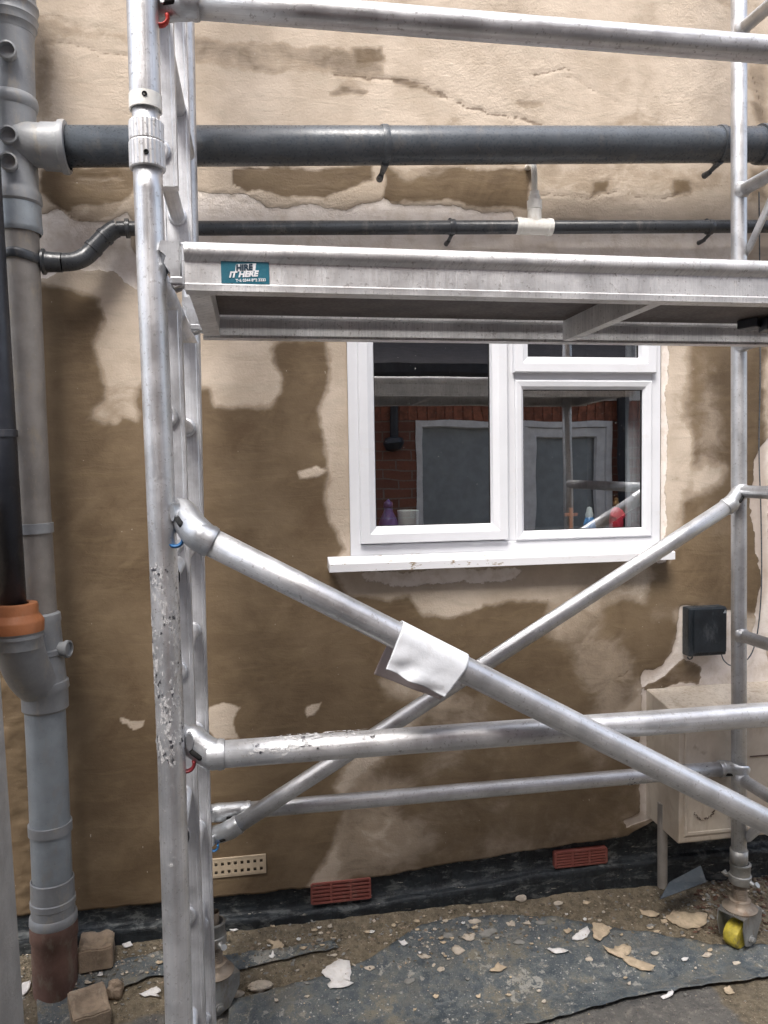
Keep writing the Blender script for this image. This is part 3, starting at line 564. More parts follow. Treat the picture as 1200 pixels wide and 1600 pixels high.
# handle is inside; room behind the glass
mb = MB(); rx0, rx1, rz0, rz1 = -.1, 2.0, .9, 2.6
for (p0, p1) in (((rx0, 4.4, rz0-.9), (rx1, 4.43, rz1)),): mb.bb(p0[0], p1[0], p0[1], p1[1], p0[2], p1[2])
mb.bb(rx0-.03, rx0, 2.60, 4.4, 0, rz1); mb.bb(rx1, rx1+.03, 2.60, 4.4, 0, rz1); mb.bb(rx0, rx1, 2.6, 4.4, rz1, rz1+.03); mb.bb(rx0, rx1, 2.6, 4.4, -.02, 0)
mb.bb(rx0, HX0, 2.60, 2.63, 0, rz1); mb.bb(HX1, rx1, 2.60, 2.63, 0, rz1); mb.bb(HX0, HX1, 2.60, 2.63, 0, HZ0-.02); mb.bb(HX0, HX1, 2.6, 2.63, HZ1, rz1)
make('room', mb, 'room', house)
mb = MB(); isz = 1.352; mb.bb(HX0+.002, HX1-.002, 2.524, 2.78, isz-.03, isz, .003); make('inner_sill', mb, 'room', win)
mb = MB()
for k in range(5): mb.bb(1.303+.010*k, 1.311+.010*k, 2.535+.004*(k % 2), 2.55, isz+.001, HZ1)
make('blind', mb, 'blind', win)
# ornaments on the inner sill
sy = 2.575
def onsill(u, dy=sy): q = P(u, 820, dy); return (q.x, dy, isz+.0005)
x, y, z = onsill(607)
mb = MB(); mb.lathe((x, y, z), (0, 0, 1), [(0, 0), (0, .030), (.004, .034), (.045, .034), (.062, .027), (.085, .016), (.098, .014)], 24); t = thing('spray_bottle', 'purple cleaning bottle on the inner sill behind the left pane', 'bottle', (x, y, z))
make('body', mb, 'purple', t); mb = MB(); mb.lathe((x, y, z+.098), (0, 0, 1), [(0, .013), (.002, .017), (.018, .015), (.022, .008), (.03, 0)], 20); make('cap', mb, 'purple', t)
x, y, z = onsill(638); mb = MB(); mb.lathe((x, y, z), (0, 0, 1), [(0, 0), (0, .031), (.003, .033), (.082, .037), (.086, .038), (.088, .036), (.083, .034), (.006, .030), (.006, 0)], 28)
single('tumbler', mb, 'cup', 'plain white cup on the inner sill beside the purple bottle', 'cup', (x, y, z))
x, y, z = onsill(892); mb = MB(); mb.bb(x-.006, x+.006, y-.004, y+.004, z, z+.082, .001); mb.bb(x-.024, x+.024, y-.0046, y+.0046, z+.052, z+.063, .001); mb.bb(x-.014, x+.014, y-.012, y+.012, z-.0002, z+.006, .001)
single('cross', mb, 'wood', 'small brown wooden cross standing behind the right pane', 'cross', (x, y, z))
x, y, z = onsill(921); t = thing('figurine', 'small blue robed figurine with a white veil beside the wooden cross', 'figurine', (x, y, z))
mb = MB(); mb.lathe((x, y, z), (0, 0, 1), [(0, 0), (0, .022), (.006, .024), (.03, .019), (.045, .015), (.05, .009)], 20); mb.tube([(x-.012, y-.006, z+.036), (x-.022, y-.01, z+.026), (x-.026, y-.012, z+.018)], [.006, .005, .003], 10); make('robe', mb, 'bottleb', t)
mb = MB(); mb.lathe((x, y, z+.044), (0, 0, 1), [(0, .013), (.012, .015), (.022, .011), (.03, .0105), (.037, .008), (.041, 0)], 18); make('veil', mb, 'cup', t)
x, y, z = onsill(963); t = thing('figurine', 'red robed statuette with a gilt brown head at the right end of the inner sill', 'figurine', (x, y, z))
mb = MB(); mb.lathe((x, y, z), (0, 0, 1), [(0, 0), (0, .023), (.004, .026), (.035, .025), (.06, .022), (.075, .014), (.08, .006)], 22)
for s in (-1, 1): mb.tube([(x+s*.013, y-.004, z+.068), (x+s*.023, y-.012, z+.05), (x+s*.012, y-.026, z+.045)], [.007, .007, .005], 10)
make('robe', mb, 'robe', t)
mb = MB(); mb.lathe((x, y, z+.074), (0, 0, 1), [(0, .005), (.006, .005), (.010, .009), (.02, .011), (.028, .008), (.032, .006), (.036, .009), (.040, .003), (.042, 0)], 18); make('head', mb, 'gold', t)

# ------------------------------------------------------------------ soil stack (grey)
SY = 2.33
st = thing('soil_stack', 'thick grey soil pipe stack running up the left end of the wall', 'soil pipe', (-.63, SY, .05))
def sp(u, v): return P(u, v, SY)
A = [sp(15, -80), sp(19, 100), sp(22, 230), sp(30, 400), sp(42, 700), sp(57, 960), sp(70, 1080), sp(82, 1380), sp(87, 1540)]
zz = [a.z for a in A]; ax_ = lambda z: Vector((float(np.interp(z, zz[::-1], [a.x for a in A][::-1])), SY, z))
SX = ax_
def vz(v, u=60): return sp(u, v).z
def seglathe(v0, v1, prof, seg=36):
    """prof: list of (fraction, radius) from v0 (top) to v1 (bottom), following the stack's lean"""
    mb = MB(); z0, z1 = vz(v0, 30), vz(v1, 30)
    n = len(prof); pts = [SX(z0+(z1-z0)*f) for f, r in prof]; mb.tube(pts, [r for f, r in prof], seg, cap=False); return mb
def ringed(base, rings, n=None):
    """profile from fraction list with raised rings"""
    out = [(0, base)]
    for f, w, dr in rings: out += [(f-w, base), (f-w*.7, base+dr), (f+w*.7, base+dr), (f+w, base)]
    out.append((1, base)); return out
make('collar', seglathe(-60, 55, [(0, .060), (.42, .060), (.43, .064), (.60, .066), (.605, .071), (.64, .072), (.67, .068), (.76, .067), (.79, .070), (.83, .0665), (.90, .066), (.92, .062), (1, .059)]), 'pvcgrey', st, 40)
mb = seglathe(55, 322, [(0, .058), (.36, .058), (.37, .063), (.40, .066), (.43, .063), (.44, .059), (.90, .059), (.92, .064), (.96, .067), (.985, .067), (1, .06)])
c = SX(vz(228, 30)); elbow = hermite(c+Vector((0, -.005, 0)), P(78, 229, SY-.02), Vector((.06, 0, .02)), Vector((.06, 0, 0)), 10); mb.tube(elbow, [.058]*7+[.058, .0585, .0585, .0585], 32)
make('branch', mb, 'pvcgrey', st, 40)
mb = MB(); q = P(68, 229, SY-.02); d = Vector((1, 0, .01)); mb.lathe(q, d, [(0, .057), (0, .0625), (.03, .0635), (.045, .0645), (.047, .070), (.058, .0715), (.064, .069), (.066, .058)], 36); make('collar', mb, 'pvcgrey', st, 40)
for u, v in ((10, 80), (12, 212), (12, 254)):
    q = P(u, v, SY-.07); mb = MB(); mb.lathe(q+Vector((0, .02, 0)), (.12, -1, .0), [(0, .0215), (.020, .0215), (.022, .0235), (.032, .0240), (.033, .0225), (.033, .0190), (.018, .0185), (.017, 0)], 28); make('boss', mb, 'pvcgrey', st, 40)
make('collar', seglathe(322, 366, [(0, .063), (.6, .0635), (.8, .065), (.9, .065), (1, .06)]), 'pvclight', st, 40)
make('pipe', seglathe(340, 975, [(0, .0545), (.3, .0545), (.7, .0545), (1, .0545)]), 'pvcold', st)
make('strap', seglathe(818, 834, [(0, .055), (0.02, .059), (.98, .059), (1, .055)]), 'pvcgrey', st, 40)
mb = seglathe(958, 1072, [(0, .057), (.03, .064), (.12, .065), (.17, .062), (.5, .062), (.52, .066), (.58, .066), (.6, .062), (1, .062)]); make('collar', mb, 'pvcgrey', st, 40)
q = P(98, 1012, SY); mb = MB(); mb.lathe(SX(q.z), (1, -.25, 0), [(0, .02), (.05, .02), (.075, .021), (.077, .025), (.087, .025), (.088, .020), (.08, .018), (.08, 0)], 26); make('boss', mb, 'pvcgrey', st, 40)
make('collar', seglathe(1066, 1112, [(0, .060), (.04, .067), (.28, .068), (.34, .0635), (.92, .0635), (.95, .061), (1, .057)]), 'pvcgrey', st, 40)
make('pipe', seglathe(1066, 1385, [(0, .0555), (.5, .0555), (1, .0555)]), 'pvclight', st)
mb = seglathe(1288, 1304, [(0, .056), (.03, .0605), (.97, .0605), (1, .056)]); make('strap', mb, 'pvcgrey', st, 40)
make('coupler', seglathe(1376, 1448, [(0, .057), (.02, .060), (.42, .0605), (.44, .063), (.56, .063), (.58, .0605), (.76, .061), (.8, .066), (.93, .067), (1, .063)]), 'pvcgrey', st, 40)
make('clay_pipe', seglathe(1440, 1560, [(0, .062), (.04, .066), (.22, .067), (.26, .063), (.5, .063), (.9, .062), (1, .062)]), 'clay', st, 40)
# big elbow that takes the black downpipe into the stack
ea = P(26, 985, 2.20); eb = SX(vz(1055, 60))
mb = MB(); c0 = ea+Vector((0, 0, .01)); mb.tube(hermite(c0, eb+Vector((.005, 0, -.03)), Vector((.01, .0, -.20)), Vector((.12, .10, -.06)), 16), [.062]*17, 34)
mb.lathe(ea+Vector((0, 0, .022)), (0, 0, -1), [(0, .060), (0, .065), (.03, .065), (.032, .067), (.040, .067), (.044, .0635), (.07, .063)], 34); make('elbow', mb, 'pvcgrey', st, 40)
# orange rubber adaptor + black downpipe
dp = thing('downpipe', 'matte black downpipe leaning in from the upper left to an orange rubber collar', 'downpipe', tuple(ea))
dtop = P(-22, 250, 2.20); dbot = P(21, 960, 2.20); dirn = (dtop-dbot).normalized()
mb = MB(); mb.tube([dbot-dirn*.03, lerp(dbot, dtop, .5), dtop, dtop+dirn*.9], .0345, 30); make('pipe', mb, 'black2', dp)
q = lerp(dbot, dtop, (960-672)/(960-250)); mb = MB(); mb.tube([q-dirn*.010, q-dirn*.009, q+dirn*.009, q+dirn*.010], [.035, .038, .038, .035], 30, cap=False); mb.bb(q.x-.01, q.x+.01, q.y+.03, WY-.01, q.z-.007, q.z+.007, .002); make('clip', mb, 'black2', dp, 35)
mb = MB(); q = P(26, 985, 2.20)+Vector((0, 0, .0)); mb.lathe(q+Vector((-.002, 0, 0)), (0, 0, 1), [(-.004, .060), (-.002, .071), (.024, .0725), (.030, .070), (.044, .060), (.048, .0585), (.068, .0585), (.074, .056), (.074, .036), (.06, .034)], 40); make('rubber_collar', mb, 'orange', dp, 40)

# ------------------------------------------------------------------ big black pipe
a, b = P(98, 229, 2.31), P(1240, 225.5, 2.31)
bp = thing('soil_pipe', 'thick black horizontal pipe crossing the wall above the window', 'soil pipe', tuple(lerp(a, b, .5)))
mb = MB(); mb.tube([a, lerp(a, b, .5), b, b+(b-a).normalized()*.3], .0545, 40); make('pipe', mb, 'black', bp)
def bclip(u, r, w, tail=True):
    t = (P(u, 228, 2.31).x-a.x)/(b.x-a.x); q = lerp(a, b, t); ax = (b-a).normalized(); mb = MB()
    mb.lathe(q-ax*w/2, ax, [(0, .054), (0, r), (w*.2, r+.0012), (w*.8, r+.0012), (w, r), (w, .054)], 40)
    if tail:
        tip = q+Vector((-.004, .058, -.070)); mb.tube([q+Vector((0, -.01, -.0565)), q+Vector((0, .012, -.058)), q+Vector((-.002, .035, -.065)), tip], [.009, .009, .007, .006], 12, squash=(1, 1.2))
        mb.lathe(tip+Vector((0, -.012, 0)), (0, 1, 0), [(-.004, 0), (-.004, .0075), (.0, .0085), (.03, .011)], 14)
    return mb
make('clip', bclip(601, .0575, .020), 'black', bp, 40); make('clip', bclip(1124, .0575, .018), 'black', bp, 40)
make('socket', bclip(1196, .0615, .05, False), 'black', bp, 40)
# ------------------------------------------------------------------ waste pipe
a, b = P(225, 357, 2.385), P(1240, 353.5, 2.385)
wp = thing('waste_pipe', 'slim black waste pipe below the thick one, with a bent end and a cream tee', 'waste pipe', tuple(lerp(a, b, .5))); wr = .0212
mb = MB(); mb.tube([a, b, b+(b-a)*.1], wr, 28); make('pipe', mb, 'wasteblack', wp)
e = [P(205, 357, 2.385), P(183, 357, 2.383), P(168, 366, 2.38), P(150, 384, 2.375), P(136, 399, 2.37), P(118, 408, 2.36), P(95, 410, 2.35)]
mb = MB(); mb.tube([a, e[0], e[1]], wr, 28); pts = []
for i in range(1, len(e)-1): pts += hermite(e[i], e[i+1], (e[min(i+1, 6)]-e[i-1])*.5, (e[min(i+2, 6)]-e[i])*.5, 5)[:-1]
pts.append(e[-1]); mb.tube(pts, .0255, 28)
for k in (0, 2, 3): d = (e[k+1]-e[k]).normalized(); mb.lathe(e[k]+d*.004, d, [(0, .024), (.001, .0278), (.012, .0278), (.013, .024)], 26)
make('elbow', mb, 'wasteblack', wp, 40)
mb = MB(); q = P(90, 410, 2.345); mb.lathe(q, (-1, 0, .02), [(-.012, .023), (-.012, .0275), (.010, .0275), (.030, .029), (.034, .036), (.040, .036)], 28)
sc = SX(q.z); mb.tube([sc+Vector((math.cos(t)*.058, math.sin(t)*.058, .004*math.sin(3*t)+.004)) for t in np.linspace(0, 2*math.pi, 40)], .009, 10, cap=False, squash=(1.5, .5)); make('strap_boss', mb, 'wasteblack', wp, 40)
def wclip(u):
    q = P(u, 355, 2.385); mb = MB(); mb.lathe(q-Vector((.009, 0, 0)), (1, 0, 0), [(0, .021), (0, .0238), (.003, .0248), (.015, .0248), (.018, .0238), (.018, .021)], 30)
    mb.tube([q+Vector((-.001, .0, -.023)), q+Vector((-.003, .02, -.031)), q+Vector((-.004, .035, -.035))], [.006, .006, .005], 10); mb.lathe(q+Vector((-.004, .028, -.035)), (0, 1, 0), [(-.004, 0), (-.004, .006), (.03, .008)], 12)
    mb.bb(q.x-.006, q.x+.002, q.y+.01, WY+.005, q.z+.018, q.z+.032, .001); return mb
for u in (706, 1109): make('clip', wclip(u), 'wasteblack', wp, 40)
q = P(834, 354, 2.385); mb = MB(); mb.lathe(q-Vector((.060, 0, 0)), (1, 0, 0), [(0, .021), (0, .0268), (.014, .0275), (.016, .0255), (.104, .0255), (.106, .0275), (.120, .0268), (.120, .021)], 32)
mb.lathe(q+Vector((.003, 0, 0)), (0, 0, 1), [(.01, .0225), (.052, .0215), (.054, .0235), (.080, .0235), (.082, .019), (.096, .018), (.098, .0155), (.110, .015), (.112, .0)], 28); tee = make('tee', mb, 'cream', wp, 40)
mb = MB(); p0 = q+Vector((.003, 0, .105)); mb.tube([p0, p0+Vector((0, 0, .06)), p0+Vector((0, .006, .085)), p0+Vector((0, .03, .10)), p0+Vector((0, .08, .105))], .0095, 18); make('overflow_pipe', mb, 'cream', tee)

# ------------------------------------------------------------------ meter box, junction box, small pipe
bx0, bz0, bz1, by = 1.335, .350, .790, 2.245
mt = thing('meter_box', 'cream meter cabinet smeared with render low at the right of the wall', 'meter box', (1.6, WY, bz0))
mb = MB(); V = [(bx0, WY+.01), (bx0, by+.0), (1.86, by), (1.86, WY+.01)]
prism_pts = [(WY+.01, bz0), (by+.006, bz0-.004), (by, bz0+.002), (by, bz1-.030), (by+.008, bz1-.022), (WY+.01, bz1+.012)]
mb.prism([(bx0, y, z) for y, z in prism_pts], (.525, 0, 0)); body = make('cabinet', mb, 'boxc', mt, 30)
md = body.modifiers.new('bevel', 'BEVEL'); md.width = .006; md.segments = 3; md.limit_method = 'ANGLE'
mb = MB(); frame(mb, bx0+.018, 1.845, bz0+.022, bz1-.045, [(0, by+.002), (0, by-.003), (.004, by-.006), (.012, by-.006), (.016, by-.002)]); mb.bb(bx0+.03, 1.833, by-.0035, by+.003, bz0+.034, bz1-.057, .001)
zc = P(1160, 1182, by).z; door = make('door', mb, 'boxc', mt)
mb = MB(); mb.bb(bx0+.25, 1.845, by-.0068, by-.003, zc-.002, zc+.001); make('door_joint', mb, 'darkwood', door)
mb = MB(); mb.lathe((bx0+.30, by-.0035, zc+.11), (0, -1, 0), [(0, .014), (.003, .014), (.004, .011), (.004, .0)], 20); make('lock', mb, 'pvcold', door)
q = P(1100, 1272, by-.008); mb = MB()
for k in range(26):
    t = math.pi*(1.05+.95*k/25); rr = .029+random.uniform(-.004, .004); c = q+Vector((math.cos(t)*rr*1.2, 0, .012+math.sin(t)*rr)); s = random.uniform(.0012, .0032); mb.box(c, (s*2.0, .002, s), Matrix.Rotation(t, 3, 'Y'))
make('mud_ring', mb, 'darkwood', door)
q0, q1 = P(1035, 1290, 2.36), P(1035, 1372, 2.36); mb = MB(); mb.tube([q0+Vector((0, 0, .08)), q0, q1+Vector((0, 0, -.03))], .0165, 22); single('service_pipe', mb, 'pvcold', 'short grey vertical pipe running into the ground below the cream cabinet', 'pipe', (q1.x, q1.y, q1.z-.03))
jb0, jb1 = P(1077, 951, 2.40), P(1137, 1024, 2.40); t = thing('junction_box', 'small square black box on the wall above the cream cabinet', 'junction box', ((jb0.x+jb1.x)/2, 2.44, jb1.z))
mb = MB(); mb.bb(jb0.x+.004, jb1.x, 2.408, 2.452, jb1.z, jb0.z, .006); make('casing', mb, 'jbox', t, 30)
mb = MB(); mb.bb(jb0.x+.020, jb1.x-.003, 2.402, 2.4085, jb1.z+.012, jb0.z-.004, .003); lid = make('lid', mb, 'jbox', t, 30)
mb = MB(); c = Vector((jb1.x-.010, 2.4005, jb0.z-.022)); mb.prism([c+Vector((-.0065, 0, 0)), c+Vector((.0065, 0, 0)), c+Vector((0, 0, .012))], (0, .002, 0)); make('warning_mark', mb, 'pvclight', lid)
mb = MB(); mb.tube(arc((jb0.x+.016, 2.42, jb1.z-.002), .009, 0, math.pi, 8, (1, 0, 0), (0, 0, -1)), .0025, 8); make('hasp', mb, 'slate', t)
c0 = P(1127, 1022, 2.43); mb = MB(); k = [c0, P(1132, 1033, 2.43), P(1145, 1040, 2.435), P(1168, 1030, 2.435), P(1180, 1005, 2.435), P(1187, 960, 2.435), P(1190, 900, 2.435), P(1189, 800, 2.435), P(1186, 700, 2.435), P(1188, 560, 2.435), P(1186, 300, 2.435)]
pts = []
for i in range(len(k)-1): pts += hermite(k[i], k[i+1], (k[min(i+1, len(k)-1)]-k[max(i-1, 0)])*.5, (k[min(i+2, len(k)-1)]-k[i])*.5, 6)[:-1]
mb.tube(pts+[k[-1]], .0022, 8); single('cable', mb, 'black', 'thin dark cable looping from the black box up the wall corner', 'cable', tuple(c0))

# ------------------------------------------------------------------ scaffold tower
R = .0237; FY, RY = 1.35, 2.20
TB = (.68, 1.78, 0)
tw = thing('scaffold_tower', 'scuffed aluminium scaffold tower with crossed braces in front of the wall', 'scaffold', TB)
def post(a, b, mat='alu', r=R, extra=None):
    mb = MB(); n = 10; mb.tube([lerp(a, b, i/n) for i in range(n+1)], r, 32); return make('post', mb, mat, tw)
# front left post: two lengths with a coupling
fa, fb = P(222.6, 0, FY), P(280, 1600, FY)
fl = lambda v: P(float(np.interp(v, [-600, 0, 165, 300, 470, 740, 1180, 1600], [208, 222.6, 227.5, 232, 238.5, 250, 268, 280])), v, FY)
botL = fl(1600)+(fl(1600)-fl(1300)).normalized()*.10; botL = fl(1600)+(fl(1600)-fl(1300))*((fl(1600).z-.16)/(fl(1300).z-fl(1600).z))
mb = MB(); mb.tube([fl(v) for v in (262, 300, 470, 740, 1000, 1180, 1400, 1600)]+[botL], R, 36); mb.tube([fl(v) for v in (150, 265)], R*.93, 32)
pFL = make('post', mb, 'alu', tw)
mb = MB(); ups = (fl(0)-fl(300)).normalized(); mb.tube([fl(168), fl(160), fl(100), fl(0), fl(0)+ups*.5, fl(0)+ups*1.2], [R*1.04]+[R*1.07]*5, 36); make('post', mb, 'alu', tw)
mb = MB(); dn = (fl(300)-fl(200)).normalized()
mb.lathe(fl(150), dn, [(0, R*1.02), (0, R*1.12), (.024, R*1.12), (.024, R*1.0)], 36); tape = make('tape_ring', mb, 'cream', pFL, 40)
def fluted(v0, v1, r, n=26):
    o = fl(v0); L = (fl(v1)-fl(v0)).length; d = (fl(v1)-fl(v0)).normalized(); V = []; N = Vector((1, 0, 0)); N = (N-d*N.dot(d)).normalized(); B = d.cross(N); m = n*2
    prof = [(0, R*.98), (0, r-.001), (.002, r), (L-.002, r), (L, r-.001), (L, R*.98)]
    for dd, rr in prof:
        for k in range(m): a = 2*math.pi*k/m; q = rr-(.0009 if k % 2 else 0); V.append(o+d*dd+(N*math.cos(a)+B*math.sin(a))*q)
    F = [(i*m+k, (i+1)*m+k, (i+1)*m+(k+1) % m, i*m+(k+1) % m) for i in range(len(prof)-1) for k in range(m)]
    mb = MB(); mb.add(V, F, None, False); return mb
make('coupling_sleeve', fluted(192, 224, R*1.20), 'plat', pFL); make('coupling_sleeve', fluted(224.5, 266, R*1.24), 'plat', pFL)
mb = MB()
for v in (158, 248):
    mb = MB(); q = fl(v)+Vector((.002, 0, 0)); rr = R*(1.13 if v < 200 else 1.25); mb.lathe(q+Vector((0, -rr+.001, 0)), (0, -1, 0), [(0, .0042), (.0016, .0042), (.0018, .0022), (.0006, .002), (.0006, 0)], 14); make('rivet', mb, 'dark', pFL)
# residue of printed tape
def shell(a, b, r, t0, t1, n=24, m=14, up=None):
    d = (Vector(b)-Vector(a)); L = d.length; d.normalize(); N = Vector((0, -1, 0)); N = (N-d*N.dot(d)).normalized(); B = d.cross(N); V = []; F = []; U = []
    for i in range(n+1):
        for k in range(m+1):
            t = t0+(t1-t0)*k/m; V.append(Vector(a)+d*(L*i/n+(random.uniform(-.004, .018) if i == 0 else random.uniform(-.018, .004) if i == n else 0))+(N*math.cos(t)+B*math.sin(t))*r)
    for i in range(n):
        for k in range(m):
            F.append((i*(m+1)+k, i*(m+1)+k+1, (i+1)*(m+1)+k+1, (i+1)*(m+1)+k)); U.append([(r*t, L*s) for s, t in ((i/n, k/m*(t1-t0)), (i/n, (k+1)/m*(t1-t0)), ((i+1)/n, (k+1)/m*(t1-t0)), ((i+1)/n, k/m*(t1-t0)))])
    mb = MB(); mb.add(V, F, U); return mb
make('torn_label', shell(fl(872), fl(1190), R+.0006, -1.45, 1.45), 'residue', pFL)
# other posts
rl = lambda v: P(float(np.interp(v, [-600, 0, 700, 1300, 1600], [276, 289, 303, 316, 322])), v, RY)
rlb = rl(1600)
mb = MB(); mb.tube([rl(v) for v in (-500, 0, 700, 1300, 1470)], R, 30); make('post', mb, 'alu2', tw)
rrx = lambda v: P(1154.5, v, RY)
def rrz(z): t = rrx(0); c = rrx(1300); k = (z-c.z)/(t.z-c.z); return c+(t-c)*k
mb = MB(); mb.tube([rrz(3.9), rrz(2.5), rrz(1.5), rrz(.9), rrz(.27)], R*.985, 30); pRR = make('post', mb, 'alu2', tw)
mb = MB(); frx = rrz(1).x+.01; mb.tube([(frx-.03, FY, 3.9), (frx, FY, 1.5), (frx+.01, FY, .16)], R, 30); make('post', mb, 'alu', tw)
def frz(z): return Vector((frx, FY, z))
# rungs of the two end frames
zr = [3.35, 2.896, 2.418, 1.95, 1.494, 1.037, .572]
for z in zr:
    mb = MB(); q = rrz(z); d = (frz(z)-q).normalized(); mb.tube([q+d*.015, frz(z)], .0195, 24)
    mb.lathe(q, d, [(.012, .026), (.018, .0265), (.026, .022), (.034, .0196)], 24); make('rung', mb, 'alu2', tw)
zs_ = [fl(v).z for v in (-600, 0, 300, 740, 1180, 1600)]; xs_ = [fl(v).x for v in (-600, 0, 300, 740, 1180, 1600)]
flz = lambda z: Vector((float(np.interp(z, zs_[::-1], xs_[::-1])), FY, z))
zl_ = [rl(v).z for v in (-600, 0, 700, 1300, 1600)]; xl_ = [rl(v).x for v in (-600, 0, 700, 1300, 1600)]
rlz = lambda z: Vector((float(np.interp(z, zl_[::-1], xl_[::-1])), RY, z))
for z in [3.36, 2.90, 2.44, 1.925, 1.40, .94, .48]:
    mb = MB(); q = flz(z); d = (rlz(z)-q).normalized(); mb.tube([q+d*.015, rlz(z)-d*.015], .0195, 24); mb.lathe(q, d, [(.012, .026), (.018, .0265), (.03, .022), (.04, .0196)], 24); make('rung', mb, 'ladder', tw)
# struts at the right-hand frame
for (u0, v0, u1, v1, y1) in ((1166, 398, 1206, 310, 2.06), (1164, 1312, 1206, 1276, 2.06)):
    q0, q1 = P(u0, v0, RY-.01), P(u1, v1, y1); q1 = q1+(q1-q0)*.8; mb = MB(); mb.tube([q0, lerp(q0, q1, .08), q1], [.006, .0105, .0105], 12, squash=(1.5, .7)); make('strut', mb, 'alu2', tw)
# braces
def claw(brace, post_pt, tube_end, d, mat='cast', latch=None, ld=Vector((0, 0, -1)), side=1):
    front = side < 0
    """cast hook: sleeve over the tube's end, neck, hook round the post and coloured latch"""
    pp, te = Vector(post_pt), Vector(tube_end); d = Vector(d).normalized()       # d points from tube end towards the post
    mb = MB(); mb.lathe(te-d*.012, d, [(0, R), (0, R*1.10), (.008, R*1.16), (.014, R*1.08), (.020, R*1.12), (.030, R*1.02)], 28)
    n = 10; tgt = pp+(Vector((0, -.010, 0)) if front else Vector((R*.55, .026, 0))); L = (tgt-te).length; V = hermite(te, tgt, d*L*1.0, (Vector((pp.x-te.x, 0, 0)).normalized())*L*.9, n)
    rr = [R*1.02, R*1.04, R*1.02, R*.98, R*.95, R*.95, R*.97, R*1.0, R*.98, R*.90, R*.70]; mb.tube(V, rr if front else [q*(1+.10*math.sin(i*.31)) for i, q in enumerate(rr[:9]+[R*.95, R*.9])], 26, squash=(1.08, .92))
    axs = Vector((0, 0, 1)); a0 = math.atan2(te.y-pp.y, te.x-pp.x)
    mb.tube(arc(pp, R+.006, a0-.3, a0+2.9 if side < 0 else a0+2.6, 14, (1, 0, 0), (0, 1, 0)), [.008]*13+[.006, .003], 14, squash=(1.9, .75))
    mid = V[4]; dm = (V[5]-V[3]).normalized(); s = make('clamp', mb, mat, brace, 50)
    nb = MB(); nrm = Vector((0, -1, 0)); nrm = (nrm-dm*nrm.dot(dm)).normalized(); dn_ = nrm.cross(dm).normalized(); dn_ = dn_ if dn_.z < 0 else -dn_
    c = mid+nrm*R*.80+dn_*R*.35; nb.tube([c-dm*.013, c-dm*.010, c+dm*.010, c+dm*.013], [.003, .0058, .0058, .003], 12, squash=(1, 1)); make('slot', nb, 'dark', brace)
    if latch:
        c = pp+(te-pp)*.30+ld*(R*1.0); ex = Vector((te.x-pp.x, 0, 0)).normalized(); lb = MB(); lb.tube(arc(c+ld*.008, .013, -.4, math.pi+.4, 14, ex, ld), .0042, 12, squash=(1.6, .8)); make('latch', lb, latch, brace)
def brace(name, a, b, mat, ends, label=None, r=R):
    mb = MB(); a, b = Vector(a), Vector(b); n = 8; mb.tube([lerp(a, b, i/n) for i in range(n+1)], r, 34); o = make(name, mb, mat, tw)
    if label: o['label'] = label
    for (pp, te, lt, side) in ends: claw(o, pp, te, (te-(b if (te-a).length < .01 else a)), 'cast', lt, side=side)
    return o
def reach(a, b): return a+(b-a)*((frx-.065-a.x)/(b.x-a.x))     # out to the front right post
# front horizontal ledger
a, b = P(340, 1179, FY+.01), P(1215, 1115, FY+.01); b = reach(a, b); pz = P(272, 1160, FY); L1 = brace('horizontal_brace', a, b, 'alu', [(P(269, 1160, FY), a, 'darkred', 1), (frz(b.z), b, 'darkred', -1)], 'front horizontal tube low down with torn tape on top')
d = (b-a).normalized(); make('torn_label', shell(P(385, 1174, FY+.01), P(592, 1159, FY+.01), R+.0006, -1.9, -.1), 'residue', L1)
# front diagonal
a, b = P(322, 843, FY-.045), P(1215, 1292, FY-.045); b = reach(a, b); brace('diagonal_brace', a, b, 'alu', [(P(252, 800, FY), a, 'blue', 1), (frz(b.z-.02), b, 'blue', -1)], 'front diagonal tube falling to the right, white cloth over it')
# top guard rail
a, b = P(300, 5, FY), P(1215, 79, FY); b = reach(a, b); brace('guard_rail', a, b, 'alu', [(P(226, -8, FY), a+Vector((0, 0, 0)), 'red', 1), (frz(b.z), b, 'red', -1)], 'front horizontal tube across the top')
# rear braces
a, b = P(385, 1266, RY+.03), P(1128, 1201, RY+.03); o = brace('horizontal_brace', a, b, 'alu2', [(P(316, 1278, RY), a, None, 1), (P(1156, 1199, RY), b, None, -1)], 'rear horizontal tube low down, nearer the wall')
make('torn_label', shell(P(975, 1215, RY+.03), P(1032, 1210, RY+.03), R+.0006, -1.3, 1.3), 'residue', o); make('torn_label', shell(P(1078, 1206, RY+.03), P(1104, 1203, RY+.03), R+.0006, -1.3, 1.3), 'residue', o)
a, b = P(368, 1291, RY-.03), P(1138, 790, RY-.03); brace('diagonal_brace', a, b, 'alu2', [(P(318, 1312, RY), a, 'blue', 1), (P(1158, 768, RY), b, 'blue', -1)], 'rear diagonal tube rising to the right')
